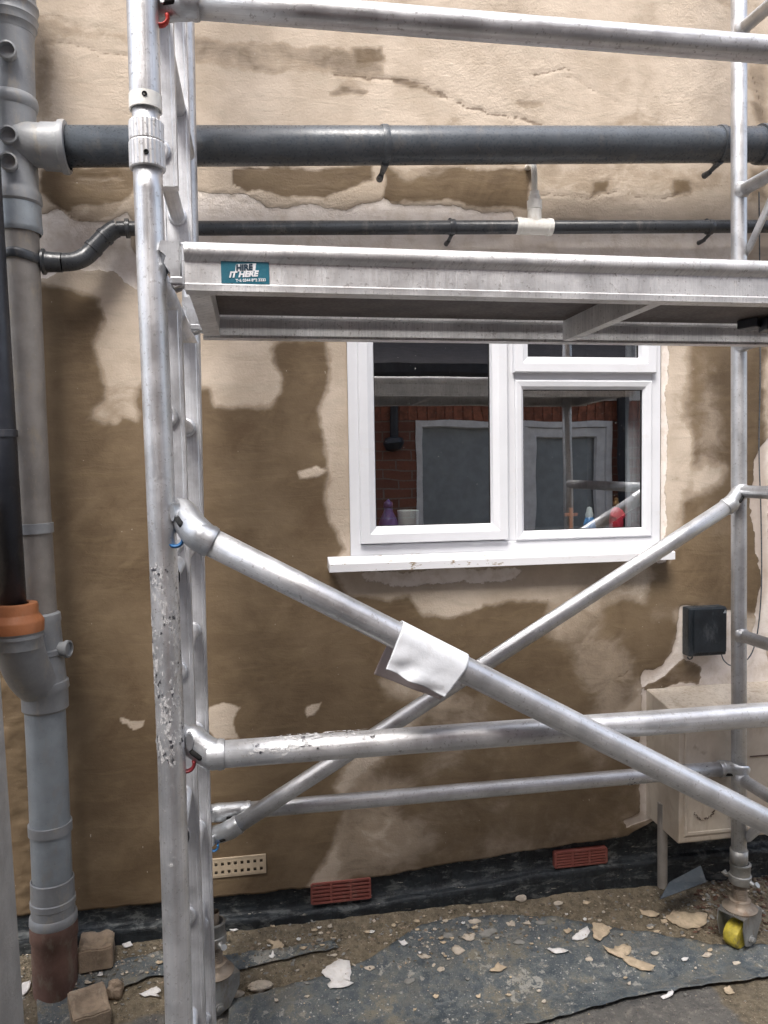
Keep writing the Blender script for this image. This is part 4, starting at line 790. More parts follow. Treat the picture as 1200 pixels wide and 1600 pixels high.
# castors with adjustable legs
def castor(q, yawc, label):
    x, y, g = q; fwd = Vector((math.sin(yawc), -math.cos(yawc), 0)); sd_ = Vector((math.cos(yawc), math.sin(yawc), 0)); up = Vector((0, 0, 1)); c = Vector((x, y, g))
    mb = MB(); mb.lathe(c, up, [(.15, .014), (.30, .014)], 18)
    for k in range(14): mb.lathe(c+up*(.150+k*.0055), up, [(0, .016), (.0018, .0205), (.0036, .0205), (.0055, .016)], 22)
    mb.lathe(c, up, [(.120, .040), (.124, .041), (.128, .034), (.136, .031), (.150, .030), (.152, .022), (.152, .012)], 30)
    leg = make('castor', mb, 'rust', tw, 40); leg['label'] = label
    nb = MB(); nb.lathe(c, up, [(.205, .018), (.205, .029), (.210, .0315), (.232, .0315), (.234, .028), (.262, .028), (.265, .030), (.270, .030), (.272, .024)], 30)
    for s in (-1, 1):
        e = c+up*.218+sd_*s*.030; nb.tube([e, e+sd_*s*.014+up*(-.004), e+sd_*s*.022+up*(.003)], [.008, .0065, .0085], 12)
    make('leg_nut', nb, 'steel', leg, 40)
    # housing: bent plate with side cheeks
    hb = MB(); rot = Matrix((sd_, -fwd, up)).transposed()
    hb.box(c+up*.1165, (.064, .085, .006), rot, .001)
    for s in (-1, 1):
        o_ = c+sd_*s*.031; pl_ = [(-.042, .1195), (.042, .1195), (.046, .085), (.034, .030), (.010, .018), (-.016, .030), (-.040, .080)]
        hb.prism([o_+fwd*a_+up*b_ for a_, b_ in pl_], sd_*s*.003)
    hb.lathe(c+sd_*.034+up*.042+fwd*.010, sd_, [(-.001, .012), (.003, .012), (.003, .008), (.009, .008), (.010, 0)], 8, smooth=False); hb.lathe(c-sd_*.034+up*.042+fwd*.010, -sd_, [(-.001, .012), (.003, .012), (.003, .008), (.009, .008), (.010, 0)], 8, smooth=False)
    make('housing', hb, 'steel', leg)
    wb = MB(); o_ = c+up*.042+fwd*.010-sd_*.019; wb.lathe(o_, sd_, [(0, 0), (0, .030), (.002, .038), (.006, .0405), (.019, .0415), (.032, .0405), (.036, .038), (.038, .030), (.038, 0)], 36); make('wheel', wb, 'yellow', leg, 40)
    for o_ in [leg]+list(leg.children):
        for v_ in o_.data.vertices:
            pz_ = v_.co.z+tw.location.z; f_ = 1.32 if pz_ < g+.1285 else 1.1; cx_, cy_ = c.x-tw.location.x, c.y-tw.location.y; v_.co.x = cx_+(v_.co.x-cx_)*f_; v_.co.y = cy_+(v_.co.y-cy_)*f_
    return leg
q = P(1157, 1474, RY); castor((rrz(.2).x+.004, RY, q.z), math.radians(-62), 'castor with a yellow wheel under the right rear post')
qL = rlz(.2); castor((qL.x+.028, RY+.01, .012), math.radians(-60), 'castor under the left rear post')
castor((flz(.2).x, FY, .0), math.radians(-20), 'castor under the left front post'); castor((frx, FY, .0), math.radians(10), 'castor under the right front post')
mb = MB(); mb.tube([rrz(.335), rrz(.285)], [.0275, .0275], 28); make('post_foot', mb, 'steel', pRR)
mb = MB(); mb.tube([rl(1470), rl(1560)], [.017, .017], 20); make('leg_screw', mb, 'steel', tw)

# ------------------------------------------------------------------ ladder sections inside the left frame
def ladder(name, label, xn, xf, yn, yf, z0, z1, first, step, w=.062):
    t = thing(name, label, 'ladder', ((xn(z0)+xf(z0))/2, (yn+yf)/2, z0), 'aluminium ladders inside the left end of the scaffold')
    for xx, y in ((xn, yn), (xf, yf)):
        mb = MB(); c = [(-w/2, 0), (-w/2, .026), (w/2, .026), (w/2, 0), (w/2-.006, 0), (w/2-.008, .0025), (-w/2+.008, .0025), (-w/2+.006, 0)]
        bt = [(xx(z0)+a, y-.013+b, z0) for a, b in c]; e = Vector((xx(z1)-xx(z0), 0, z1-z0)); mb.prism(bt, e); make('stile', mb, 'ladder', t)
    z = first
    while z < z1-.03:
        if z > z0+.03:
            mb = MB(); p0, p1 = Vector((xn(z), yn, z)), Vector((xf(z), yf, z)); d = (p1-p0).normalized(); mb.tube([p0-d*.015, p0, p1, p1+d*.006], .0165, 22)
            mb.lathe(p0, -d, [(.010, .0165), (.012, .021), (.015, .022), (.018, .018), (.019, .012), (.016, .010)], 22); mb.lathe(p1, -d, [(.010, .0165), (.012, .022), (.017, .0205), (.018, .0165)], 22)
            make('rung', mb, 'ladder', t)
        z += step
    return t
def edge(u0, v0, u1, v1, Y, w=.033):
    a_, b_ = P(u0, v0, Y), P(u1, v1, Y); return lambda z: a_.x-w+(b_.x-a_.x)*(z-a_.z)/(b_.z-a_.z)
ladder('ladder', 'upper aluminium ladder section ending above the platform beside the tall post', edge(279, 300, 270, 0, 1.55), edge(301, 370, 290, 0, 1.93), 1.55, 1.93, 2.125, 3.7, 2.19, .25, .066)
ladder('ladder', 'lower aluminium ladder section reaching from the platform down to the ground', edge(291, 700, 317, 1450, 1.56), edge(315, 700, 334, 1450, 1.95), 1.56, 1.95, .01, 1.895, .19, .25, .066)

# ------------------------------------------------------------------ platform
px0, px1, pz0, pz1 = -.103, 1.62, 1.880, 1.960; PF, PR = 1.30, 1.80
pf = thing('scaffold_platform', 'aluminium trapdoor platform spanning the tower above the window', 'platform', ((px0+px1)/2, (PF+PR)/2, pz0))
def rail(y, sgn, name):
    mb = MB(); seg = 10; pr = []
    # section in (y, z): bottom flange, web, round bead on top
    pr += [(y+sgn*.030, pz0), (y-sgn*.004, pz0), (y-sgn*.004, pz0+.004), (y-sgn*.0045, pz0+.010), (y, pz0+.013), (y, pz0+.048)]
    for k in range(seg+1): t = math.radians(-60-240*k/seg); pr.append((y+sgn*.008-sgn*math.cos(math.radians(60))*0-sgn*.0175*math.cos(math.radians(-50+220*k/seg))*1.0, pz0+.0645+.0165*math.sin(math.radians(-50+220*k/seg))))
    pr += [(y+sgn*.020, pz0+.048), (y+sgn*.004, pz0+.046), (y+sgn*.004, pz0+.006), (y+sgn*.030, pz0+.006)]
    mb.prism([(px0, a, b) for a, b in pr], (px1-px0, 0, 0), smooth=True); return make(name, mb, 'plat', pf, 30)
fr = rail(PF+.02, 1, 'side_rail'); rail(PR, -1, 'side_rail')
mb = MB(); mb.bb(px0+.03, px1-.03, PF+.045, PR-.035, pz0+.050, pz0+.060, 0); make('deck', mb, 'ply', pf)
for x, nm in ((px0+.020, 'end_bar'), (px1-.020, 'end_bar')):
    mb = MB(); mb.bb(x-.018, x+.018, PF+.052, PR-.03, pz0+.004, pz0+.0495, .002); make(nm, mb, 'plat', pf)
xc = P(880, 528, PR-.03).x; mb = MB(); mb.bb(xc-.002, xc+.002, PF+.052, PR-.032, pz0+.002, pz0+.0495); mb.bb(xc+.002, xc+.022, PF+.0525, PR-.0325, pz0+.002, pz0+.005); make('cross_bar', mb, 'plat', pf)
# hooks over the rungs of both end frames
def hook(x, y, s):
    mb = MB(); zc = 1.925+.0195
    mb.box((x-s*.002, y, pz0+.045), (.006, .04, .07), None, .002)
    pr = [(0, pz0+.010), (-.010, pz0+.006), (-.018, pz0+.016), (-.016, pz0+.030), (-.026, pz0+.046), (-.022, pz0+.058), (-.034, pz0+.068), (-.030, pz0+.082), (0, pz0+.082)]
    mb.prism([(x+s*a-s*.008, y-.018, z) for a, z in pr], (0, .010, 0)); mb.prism([(x+s*a-s*.008, y+.012, z) for a, z in pr], (0, .010, 0))
    mb.bb(x-s*.004, x-s*.024, y-.02, y+.02, pz0+.012, pz0+.024, .002); return mb
for y in (PF+.045, PR-.04):
    make('hook', hook(px0, y, 1), 'cast', pf); make('hook', hook(px1, y, -1), 'cast', pf)
mb = MB(); q = P(1180, 500, PR-.10); mb.box((q.x, PR-.09, pz0+.038), (.055, .05, .022), Matrix.Rotation(.5, 3, 'Z'), .003); mb.box((q.x+.01, PR-.13, pz0+.03), (.02, .06, .03), Matrix.Rotation(-.3, 3, 'Z'), .003); make('trapdoor_catch', mb, 'black2', pf)
# hire sticker
yb = PF+.0195; s0, s1 = P(345, 408, yb), P(421, 443, yb); yb = PF+.0188
mb = MB(); mb.bb(s0.x, s1.x, yb, yb+.0012, pz0+.0135, pz0+.0495); stk = make('sticker', mb, 'teal', fr)
def text(txt, x, z, size, mat, rot=0., shear=.25, bold=.0, y=yb-.0006, sx=1.):
    cu = bpy.data.curves.new('t', 'FONT'); cu.body = txt; cu.size = size; cu.shear = shear; cu.offset = bold; cu.extrude = .0001; o = bpy.data.objects.new('t', cu); scene.collection.objects.link(o)
    dg = bpy.context.evaluated_depsgraph_get(); me = bpy.data.meshes.new_from_object(o.evaluated_get(dg)); bpy.data.objects.remove(o); cr, sr = math.cos(rot), math.sin(rot)
    V = [Vector((x+(v.co.x*sx)*cr-v.co.y*sr, y-v.co.z, z+v.co.x*sx*sr+v.co.y*cr)) for v in me.vertices]; mb = MB(); mb.add(V, [list(p.vertices) for p in me.polygons], None, False)
    return make('lettering', mb, mat, fr)
W_ = s1.x-s0.x; zb = pz0+.0135; hS = .036; r5 = math.radians(4)
mb = MB(); c = Vector((s0.x+W_*.29, yb-.0004, zb+hS*.53)); ux = Vector((math.cos(r5), 0, math.sin(r5))); uz = Vector((.15, 0, 1))
mb.prism([c, c+ux*W_*.42, c+ux*W_*.42+uz*hS*.34, c+uz*hS*.34], (0, .0003, 0)); make('lettering_panel', mb, 'white', fr)
text('HIRE', s0.x+W_*.31, zb+hS*.575, .0135, 'navy', r5, .1, .0007, yb-.0010, .96)
text('IT HERE', s0.x+W_*.16, zb+hS*.26, .0128, 'white', r5, .3, .0007, sx=1.06); text('Tel: 0344 892 3333', s0.x+W_*.30, zb+hS*.06, .0066, 'white', math.radians(3), .0, .0002, sx=.96)

# ------------------------------------------------------------------ cloth over the front diagonal
def cloth():
    Yc = FY-.045; a, b = P(322, 843, Yc), P(1215, 1292, Yc); d = (b-a).normalized(); n_ = Vector((0, -1, 0)); u_ = Vector((d.z, 0, -d.x)); u_ = u_ if u_.z > 0 else -u_
    def onax(u, v): q = P(u, v, Yc); return (q-a).dot(d)
    t0, t1 = onax(618, 992), onax(722, 1040); ctr = lambda t: a+d*t; rr = R+.002
    frontL = P(603, 1046, Yc-rr-.004); frontR = P(697, 1090, Yc-rr-.004); backL = P(584, 1053, Yc+rr+.010); backR = P(688, 1093, Yc+rr+.012)
    def fn(s, w):
        c = ctr(t0+(t1-t0)*s); wob = .004*(fbm(s*4, w*5, 3)-.5)+.0035*math.sin(s*9+w*7)*abs(w-.42)
        if w < .38:   # back flap
            k = w/.38; bot = lerp(backL, backR, s); top = c-n_*rr*.9+u_*rr*.3; q = lerp(bot, top, k); q += Vector((0, wob*2, 0))
        elif w < .52: # over the tube
            k = (w-.38)/.14; th = math.radians(160-155*k); q = c+n_*rr*math.cos(th)+u_*rr*math.sin(th)*1.05
        else:
            k = (w-.52)/.48; top = c+n_*rr; bot = lerp(frontL, frontR, s); q = lerp(top, bot, k)+Vector((0, float(wob)*1.3*k+.0016*math.sin(k*9+s*6)*k+.002*math.sin(s*17+k*4)*k*(1-s), 0)); q += Vector((.0010*math.sin(s*11)*k, 0, .0010*math.sin(s*13)*k))
        return q
    V, F = sheet_grid(36, 60, fn); mb = MB(); mb.add(V, F); mb.mi = [1 if (i//36)/60 < .37 else 0 for i in range(len(F))]
    o = single('cloth', mb, ['cloth', 'cloth2'], 'white cloth folded over the front diagonal tube', 'cloth', tuple(ctr((t0+t1)/2)), sharp=None)
    m = o.modifiers.new('thick', 'SOLIDIFY'); m.thickness = .0009; m.offset = 0
cloth()

# ------------------------------------------------------------------ things on the ground
SHEETS = []
def sheet_h(x, y, wav, seed): return wav*fbm(x*6+y*4, y*16, seed)+.004*fbm(x*22, y*40, seed+2)
def pile_top(x, y):
    """height of whatever lies on the soil at (x, y): the soil itself or a sheet"""
    z = float(gz(x, y)); h = z
    for xy, lift, wav, thick, seed in SHEETS:
        if float(sdist(np.array([x]), np.array([y]), xy)[0]) > 0: h = max(h, z+lift+float(sheet_h(np.array(x), np.array(y), wav, seed))+thick)
    return h
def ragged_sheet(name, poly_px, mat, label, cat, n, lift=.004, wav=.011, thick=.002, seed=1):
    pts = [G(u, v) for u, v in poly_px]; xy = [(p.x, p.y) for p in pts]; x0, x1 = min(p[0] for p in xy), max(p[0] for p in xy); y0, y1 = min(p[1] for p in xy), max(p[1] for p in xy)
    SHEETS.append((xy, lift, wav, thick, seed))
    # dense outline, then a triangulated fill cut by a grid
    bm = bmesh.new(); out = []
    for i in range(len(xy)):
        ax, ay = xy[i]; bx, by_ = xy[(i+1) % len(xy)]; L = math.hypot(bx-ax, by_-ay); m = max(1, int(L/n))
        for k in range(m): t = k/m; out.append((ax+(bx-ax)*t+.003*(random.random()-.5), ay+(by_-ay)*t+.003*(random.random()-.5)))
    vs = [bm.verts.new((p[0], p[1], 0)) for p in out]; bm.faces.new(vs)
    for c in np.arange(x0, x1, n): bmesh.ops.bisect_plane(bm, geom=bm.verts[:]+bm.edges[:]+bm.faces[:], plane_co=(c, 0, 0), plane_no=(1, 0, 0))
    for c in np.arange(y0, y1, n): bmesh.ops.bisect_plane(bm, geom=bm.verts[:]+bm.edges[:]+bm.faces[:], plane_co=(0, c, 0), plane_no=(0, 1, 0))
    bmesh.ops.triangulate(bm, faces=[f for f in bm.faces if len(f.verts) > 4])
    arr = np.array([(v.co.x, v.co.y) for v in bm.verts]); sdv = sdist(arr[:, 0], arr[:, 1], xy)
    z = gz(arr[:, 0], arr[:, 1])+lift+sheet_h(arr[:, 0], arr[:, 1], wav, seed)+.006*sst(.03, 0, sdv)*fbm(arr[:, 0]*9, arr[:, 1]*3, seed+4)
    mb = MB(); bm.verts.index_update(); mb.add([(a[0], a[1], zz_) for a, zz_ in zip(arr, z)], [[v.index for v in f.verts] for f in bm.faces]); bm.free()
    c = Vector((sum(p[0] for p in xy)/len(xy), sum(p[1] for p in xy)/len(xy), 0)); c.z = float(gz(c.x, c.y)); o = single(name, mb, mat, label, cat, tuple(c), sharp=None)
    m = o.modifiers.new('thick', 'SOLIDIFY'); m.thickness = thick; m.offset = 1; return o
ragged_sheet('plastic_sheet', [(352, 1660), (358, 1572), (420, 1556), (520, 1530), (600, 1492), (660, 1452), (720, 1440), (800, 1437), (880, 1440), (960, 1455), (1040, 1470), (1110, 1482), (1200, 1482), (1290, 1480), (1290, 1520), (1200, 1532), (1080, 1550), (1000, 1562), (900, 1588), (820, 1606), (700, 1660)], 'sheet', 'large dusty blue black plastic sheet laid on the ground below the window', 'plastic sheet', .018, seed=3)
ragged_sheet('plastic_sheet', [(60, 1640), (58, 1560), (100, 1534), (170, 1512), (250, 1492), (340, 1500), (430, 1488), (520, 1474), (530, 1486), (450, 1504), (380, 1520), (300, 1528), (240, 1530), (170, 1560), (120, 1640)], 'sheet', 'narrow black plastic strip under the loose bricks at the lower left', 'plastic sheet', .018, wav=.008, seed=9)
def rubble_brick(u, v, yaw, size, label, tilt=(0, 0)):
    q = G(u, v); bm = bmesh.new(); bmesh.ops.create_cube(bm, size=1); bmesh.ops.scale(bm, vec=Vector(size), verts=bm.verts); bmesh.ops.bevel(bm, geom=bm.edges[:], offset=.004, segments=2, affect='EDGES'); bmesh.ops.subdivide_edges(bm, edges=bm.edges[:], cuts=9, use_grid_fill=True)
    Rm = Matrix.Rotation(yaw, 3, 'Z') @ Matrix.Rotation(tilt[0], 3, 'X') @ Matrix.Rotation(tilt[1], 3, 'Y'); bm.verts.index_update(); V = []
    for vv in bm.verts:
        c = vv.co.copy(); k = float(fbm(c.x*70+u, (c.y+c.z)*70, 3))-.5; c *= 1+.05*k; c.z += .010*(float(vnoise(c.x*40+u, c.y*40, 5))-.6)*(1 if c.z > size[2]*.4 else 0)-.016*max(0, 1-(c.x/size[0]*3)**4-(c.y/size[1]*2.9)**4)*(1 if c.z > size[2]*.4 else 0); V.append(q+Vector((0, 0, size[2]*.45))+Rm @ c)
    mb = MB(); mb.add(V, [[x.index for x in f.verts] for f in bm.faces]); bm.free(); return single('loose_brick', mb, 'brick', label, 'brick', tuple(q), sharp=30)
rubble_brick(152, 1500, .10, (.098, .105, .068), 'half brick standing beside the clay foot of the soil pipe')
rubble_brick(140, 1592, .35, (.10, .12, .06), 'half brick at the bottom left corner, in front of the other', (.1, 0))
def stone(name, u, v, rx, ry, h, mat, label, cat, seed, group=None, yaw=0):
    q = G(u, v); bm = bmesh.new(); bmesh.ops.create_icosphere(bm, subdivisions=4 if rx > .02 else 2, radius=1); bm.verts.index_update(); V = []
    for vv in bm.verts:
        c = vv.co; k = 1+.5*(float(fbm(c.x*1.6+seed, c.y*1.6+c.z*2.1, seed))-.5)+.22*(float(fbm(c.x*6+seed, c.y*6+c.z*5, seed+2))-.5); x, y = c.x*rx*k, c.y*ry*k; V.append(q+Vector((x*math.cos(yaw)-y*math.sin(yaw), x*math.sin(yaw)+y*math.cos(yaw), h*.4+c.z*h*.6*k)))
    mb = MB(); mb.add(V, [[x.index for x in f.verts] for f in bm.faces]); bm.free(); return single(name, mb, mat, label, cat, tuple(q), group, 30)
stone('stone', 180, 1556, .024, .020, .05, 'brick', 'upright tan stone leaning behind the front half brick', 'stone', 3)
stone('mortar_lump', 407, 1545, .036, .020, .022, 'lump', 'broad crumbly cream mortar lump right of the left castor', 'mortar lump', 5)
stone('mortar_lump', 372, 1556, .018, .013, .014, 'lump', 'cream mortar lump against the left castor', 'mortar lump', 6)
stone('mortar_lump', 814, 1408, .020, .012, .022, 'lump', 'rounded cream lump against the plinth left of the right hand air brick', 'mortar lump', 8)
stone('mortar_lump', 872, 1413, .017, .010, .010, 'lump', 'low tan lump close to the plinth below the right hand air brick', 'mortar lump', 9)
stone('mortar_lump', 600, 1490, .012, .008, .010, 'lump', 'small pale lump at the left tip of the big sheet', 'mortar lump', 12)
def flake(poly_px, mat, label, lift=.011, curl=.006, group=None, name='plaster_flake', cat='plaster flake'):
    pts = [G(u, v) for u, v in poly_px]; c = sum(pts, Vector())/len(pts); bm = bmesh.new(); out = []
    for i in range(len(pts)):
        a_, b_ = pts[i], pts[(i+1) % len(pts)]
        for k in range(4): q = lerp(a_, b_, k/4)+Vector((random.uniform(-1, 1), random.uniform(-1, 1), 0))*(a_-b_).length*.07; out.append(q)
    V = [Vector((p.x, p.y, 0)) for p in out]; n = len(V); tc = pile_top(c.x, c.y); ins = [lerp(Vector((c.x, c.y, 0)), p, .55) for p in V]; allv = V+ins+[Vector((c.x, c.y, 0))]
    F = [(i, (i+1) % n, n+(i+1) % n, n+i) for i in range(n)]+[(n+i, n+(i+1) % n, 2*n) for i in range(n)]; R0 = max((p-c).length for p in pts); W2 = []
    for p in allv: r = math.hypot(p.x-c.x, p.y-c.y)/R0; W2.append((p.x, p.y, tc+(p.y-c.y)*.30+lift*.4+curl*r*r*(.4+float(vnoise(p.x*30, p.y*30, 5)))))
    mb = MB(); mb.add(W2, F); o = single(name, mb, mat, label, cat, (c.x, c.y, float(gz(c.x, c.y))), group, None); m = o.modifiers.new('thick', 'SOLIDIFY'); m.thickness = .0022; m.offset = 1; return o
flake([(530, 1508), (546, 1512), (549, 1527), (547, 1543), (553, 1547), (541, 1551), (515, 1554), (512, 1547), (518, 1540), (502, 1528), (514, 1518)], 'paper', 'large torn white flake alone on the ground left of the big sheet')
flake([(893, 1478), (903, 1465), (918, 1457), (922, 1466), (916, 1474), (904, 1480)], 'paper', 'white flake touching a tan one on the big sheet')
flake([(925, 1454), (940, 1453), (952, 1460), (953, 1468), (942, 1474), (938, 1481), (928, 1478), (926, 1466)], 'tan', 'tan flake touching a white one on the big sheet')
flake([(854, 1494), (872, 1489), (889, 1497), (870, 1501)], 'paper', 'flat white flake alone on the middle of the sheet')
flake([(942, 1491), (960, 1496), (985, 1504), (1005, 1512), (1024, 1520), (1018, 1527), (1000, 1526), (982, 1516), (968, 1504), (950, 1500)], 'tan', 'long tan flake near the lower edge of the sheet')
flake([(960, 1490), (975, 1485), (986, 1490), (984, 1500), (972, 1504), (962, 1499)], 'tan', 'brownish piece lying on top of the long tan flake', .016)
flake([(1040, 1438), (1052, 1424), (1058, 1428), (1084, 1430), (1104, 1432), (1105, 1448), (1092, 1453), (1070, 1452), (1052, 1446)], 'tan', 'broad tan plaster slab left of the right castor')
flake([(1000, 1424), (1018, 1426), (1030, 1434), (1022, 1437), (1003, 1432)], 'tan', 'small cream flake left of the broad tan slab')
flake([(764, 1528), (778, 1515), (793, 1523), (782, 1529)], 'tan', 'small tan triangle on the left half of the sheet')
flake([(1130, 1548), (1140, 1546), (1148, 1555), (1134, 1556)], 'tan', 'tan flake beyond the lower edge of the sheet at the right')
flake([(1031, 1560), (1050, 1555), (1054, 1558), (1036, 1564)], 'paper', 'white flake at the lower edge of the sheet')
flake([(420, 1505), (427, 1496), (430, 1502), (426, 1508)], 'paper', 'small bright white scrap on the ground right of the ladder')
flake([(622, 1482), (632, 1479), (638, 1485), (630, 1489)], 'paper', 'small bright white scrap at the upper left edge of the big sheet')
flake([(416, 1474), (436, 1472), (444, 1482), (440, 1490), (424, 1488), (428, 1480)], 'tan', 'ragged pale flake on the bare soil right of the ladder')
flake([(190, 1480), (204, 1474), (208, 1481), (194, 1485)], 'paper', 'white flake on the strip right of the rear half brick')
flake([(31, 1556), (35, 1540), (49, 1535), (44, 1552), (36, 1560)], 'paper', 'white flake in the bottom left corner by the clay pipe')
flake([(216, 1558), (236, 1548), (245, 1544), (252, 1552), (240, 1558), (252, 1562)], 'paper', 'split white flake just left of the tall front post')
flake([(880, 1462), (888, 1458), (894, 1463), (886, 1468)], 'tan', 'tiny tan flake above the pair of flakes on the sheet')
for k in range(110):     # the many small ones that nothing tells apart
    u = random.uniform(350, 1110); v = random.uniform(0, 1)**.8*(70)+1400+(1110-u)*.045; s = random.uniform(2.2, 5.5)
    if k > 50: u = random.uniform(400, 1190); v = random.uniform(1440, 1590)
    if k > 90: u, v = random.uniform(20, 330), random.uniform(1480, 1600)
    m = random.randint(5, 7); ph = random.random()*6
    flake([(u+math.cos(ph+6.283*j/m)*s*random.uniform(.7, 1.5), v+math.sin(ph+6.283*j/m)*s*.55*random.uniform(.7, 1.3)) for j in range(m)], random.choice(['tan', 'paper', 'grey', 'lump', 'tan']), 'tiny chip of plaster scattered over the dirty ground', .009, .003, 'tiny plaster chips strewn on the ground', 'plaster_chip', 'plaster chip')
for k, (u, v, a, b) in enumerate([(762, 1462, 14, 8), (733, 1474, 11, 6), (716, 1492, 9, 7), (700, 1470, 10, 5), (742, 1446, 12, 5), (798, 1450, 8, 5), (812, 1478, 9, 6), (660, 1500, 8, 5), (690, 1522, 7, 4), (846, 1448, 10, 4), (920, 1505, 7, 4), (1105, 1500, 9, 4), (640, 1540, 9, 5), (1150, 1512, 7, 3), (578, 1520, 8, 4)]):
    n_ = 9; flake([(u+math.cos(6.283*j/n_)*a*random.uniform(.6, 1.25), v+math.sin(6.283*j/n_)*b*random.uniform(.6, 1.25)) for j in range(n_)], 'grey' if k % 3 == 0 else 'lump', 'dried splat of pale mortar stuck flat on the big blue black sheet', .0035, .0005, 'mortar splats on the big sheet', 'mortar_splat', 'mortar splat')
# dark slate offcut
sl = [G(1030, 1405), G(1045, 1380), G(1094, 1352), G(1105, 1372), G(1078, 1396)]
a0_, b0_ = P(1030, 1404, 2.27), P(1100, 1372, 2.30)
mb = MB(); t_ = [P(1031, 1405, 2.26), P(1104, 1378, 2.29), P(1095, 1352, 2.33), P(1046, 1378, 2.31)]; nrm = (t_[1]-t_[0]).cross(t_[2]-t_[0]).normalized(); mb.prism(t_, -nrm*.008); single('slate_offcut', mb, 'slate', 'dark slate blue offcut propped up below the cream cabinet', 'slate', tuple(G(1065, 1400)), sharp=20)
# crumbs and leaf litter
def scatter(name, n, fn, mats, kindlabel, smin, smax, flat=.5):
    mb = MB()
    for k in range(n):
        u, v = fn(); q = G(u, v); q.z = pile_top(q.x, q.y); s = smin+(smax-smin)*random.random()**3; m = random.choice(range(len(mats))); Rm = Matrix.Rotation(random.random()*6.3, 3, 'Z') @ Matrix.Rotation(random.uniform(-.6, .6), 3, 'X')
        c = [Vector((math.cos(a_)*s*random.uniform(.6, 1.2), math.sin(a_)*s*random.uniform(.6, 1.2), random.uniform(-.1, .1)*s)) for a_ in (0, 1.3, 2.6, 3.9, 5.1)]
        top = Vector((random.uniform(-.3, .3)*s, random.uniform(-.3, .3)*s, s*flat)); V = [q+Rm @ p+Vector((0, 0, s*.15+.001)) for p in c+[top]]
        mb.add(V, [(i, (i+1) % 5, 5) for i in range(5)]+[(4, 3, 2, 1, 0)], None, False, m)
    o = make(name, mb, mats); o['kind'] = 'stuff'; o['label'] = kindlabel; o['category'] = 'rubble'
def band():
    u = random.uniform(20, 1200); return u, random.triangular(0, 1, .3)*110+np.interp(u, [0, 200, 560, 1000, 1200], [1470, 1455, 1428, 1385, 1345])
scatter('rubble_crumbs', 3600, band, ['grey', 'soil', 'brick', 'soil', 'lump', 'grey', 'soil'], 'fine crumbs of mortar and soil strewn along the foot of the wall', .0010, .0085, .35)
scatter('gravel', 2600, lambda: (random.uniform(0, 1200), random.uniform(1450, 1620)), ['grey', 'soil', 'grey', 'tan'], 'grit dusting the sheet and concrete', .0007, .003)
scatter('leaf_litter', 1500, lambda: (random.uniform(1085, 1230), random.uniform(1315, 1460)), ['leaf', 'leaf', 'brick', 'darkwood', 'grey'], 'dark dead leaves and bark heaped by the right castor', .002, .011, .25)

# ------------------------------------------------------------------ left boundary wall, right-hand neighbour
xl = P(22, 1300, 1.98).x
w0, w1 = P(29, 1470, 2.10), P(-1, 1040, 2.10); k = (w1.x-w0.x)/(w1.z-w0.z); wz = lambda z: w0.x+k*(z-w0.z)
mb = MB(); mb.prism([(wz(-.02), 2.10, -.02), (wz(1.6), 2.10, 1.6), (wz(1.6)-.2, 2.10, 1.6), (wz(-.02)-.25, 2.10, -.02)], (0, -3.1, 0)); bw = single('garden_wall', mb, 'pale', 'pale painted boundary wall at the far left edge', 'wall', (xl-.11, .5, 0))
t = thing('brick_pier', 'dark brown brick return at the far right beyond the wall corner', 'wall', (2.5, 2.6, 0)); mb = MB(); mb.bb(2.12, 3.2, 2.50, 2.8, 0, 4.5, .003); make('wall', mb, mat_brick('brown_brick', (.13, .075, .05), (.09, .05, .04), (.16, .14, .12)), t)

# ------------------------------------------------------------------ house opposite (seen reflected in the panes)
VO = 6.0; OY = 2*WY-VO+.02
def Q(u, v): q = P(u, v, VO); return q
oh = thing('brick_bungalow', 'red brick house extension with white door frames mirrored in the window panes', 'house', (1, OY, 0))
ztop = Q(700, 626).z; zsold = Q(700, 657).z
X0, X1 = -6.0, 6.5
dx0, dx1 = Q(650, 740).x, Q(955, 740).x; dzt = Q(800, 658).z
mb = MB(); mb.bb(X0, dx0, OY-.2, OY, 0, ztop+.25); mb.bb(dx1, X1, OY-.2, OY, 0, ztop+.25); mb.bb(dx0, dx1, OY-.2, OY, dzt+.001, ztop+.25); make('wall', mb, 'obrick', oh)
mb = MB(); x = Q(560, 640).x-.5
while x < dx1+.6: mb.bb(x, x+.065, OY-.01, OY+.006, dzt+.002, ztop-.004, .002); x += .075
make('soldier_course', mb, 'soldier', oh)
mb = MB(); mb.bb(X0, X1, OY-.02, OY+.03, ztop, Q(700, 598).z); make('fascia', mb, 'white2', oh)
zg = Q(700, 596).z; mb = MB()
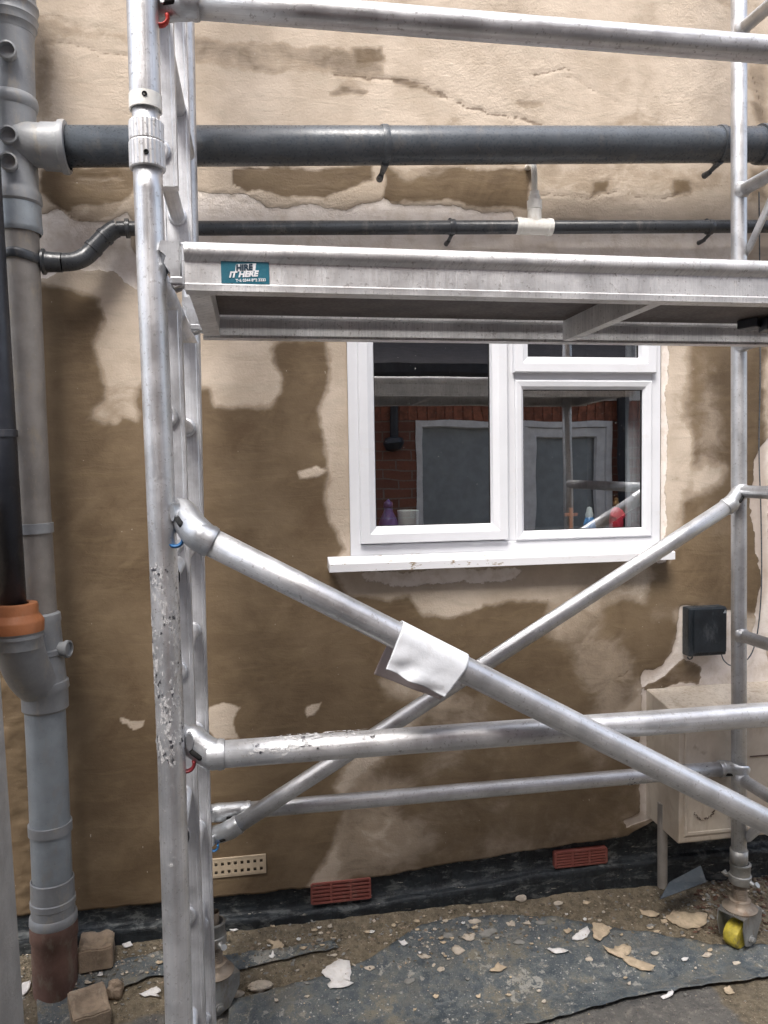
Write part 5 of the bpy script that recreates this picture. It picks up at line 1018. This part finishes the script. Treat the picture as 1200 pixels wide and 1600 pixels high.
mb.prism([(X0, OY+.03+a_, zg+b_) for a_, b_ in [(0, 0), (.04, -.005), (.10, .0), (.13, .05), (.135, .12), (.12, .12), (.11, .06), (.08, .02), (.03, .02), (0, .06)]], (X1-X0, 0, 0)); make('gutter', mb, 'black2', oh)
mb = MB(); mb.prism([(X0, OY-.1, zg+.10), (X0, OY+.10, zg+.13), (X0, -3.6, zg+.95), (X0, -3.6, zg+.80)], (X1-X0, 0, 0)); make('roof', mb, 'roof', oh)
mb = MB(); mb.bb(X0, X1, -3.9, -3.6, 0, 8.6); make('shading_upper_wall', mb, 'obrick', oh)  # unseen wall, made this tall to shade the foot of the rendered wall
gx = Q(612, 640).x; mb = MB(); zb_ = Q(612, 690).z; mb.tube([(gx, OY+.08, zg+.02), (gx, OY+.07, zg-.1), (gx, OY+.07, zb_)], .034, 20); mb.lathe((gx, OY+.07, zb_+.03), (0, 0, -1), [(0, .036), (.01, .07), (.05, .085), (.10, .06), (.12, 0)], 20); make('rain_pipe', mb, 'black2', oh, 40)
gx = Q(968, 640).x; mb = MB(); mb.tube([(gx, OY+.08, zg+.02), (gx, OY+.07, zg-.1), (gx, OY+.07, 0)], .05, 20); make('rain_pipe', mb, 'black2', oh, 40)
mb = MB(); frame(mb, dx0, dx1, .05, dzt, [(0, OY-.03), (0, OY+.01), (.05, OY+.012), (.06, OY-.02), (.06, OY-.06)]); xm = Q(815, 700).x; mb.bb(xm-.05, xm+.05, OY-.05, OY+.009, .1, dzt-.055, .003); dr = make('door_frame', mb, 'white2', oh)
mb = MB(); mb.bb(dx0+.06, xm-.05, OY-.05, OY-.03, .1, dzt-.06); make('door_leaf', mb, 'paintgrey', dr)
x2, x3 = Q(835, 700).x, Q(945, 700).x; mb = MB(); frame(mb, xm+.05, dx1-.06, .1, dzt-.06, [(0, OY-.04), (0, OY-.005), (.07, OY-.005), (.08, OY-.03)]); make('sash', mb, 'white2', dr)
mb = MB(); mb.bb(xm+.12, dx1-.13, OY-.05, OY-.045, .15, dzt-.12); make('pane', mb, 'paintgrey', dr)

for o in list(bpy.data.objects):
    if '_base' in o: del o['_base']
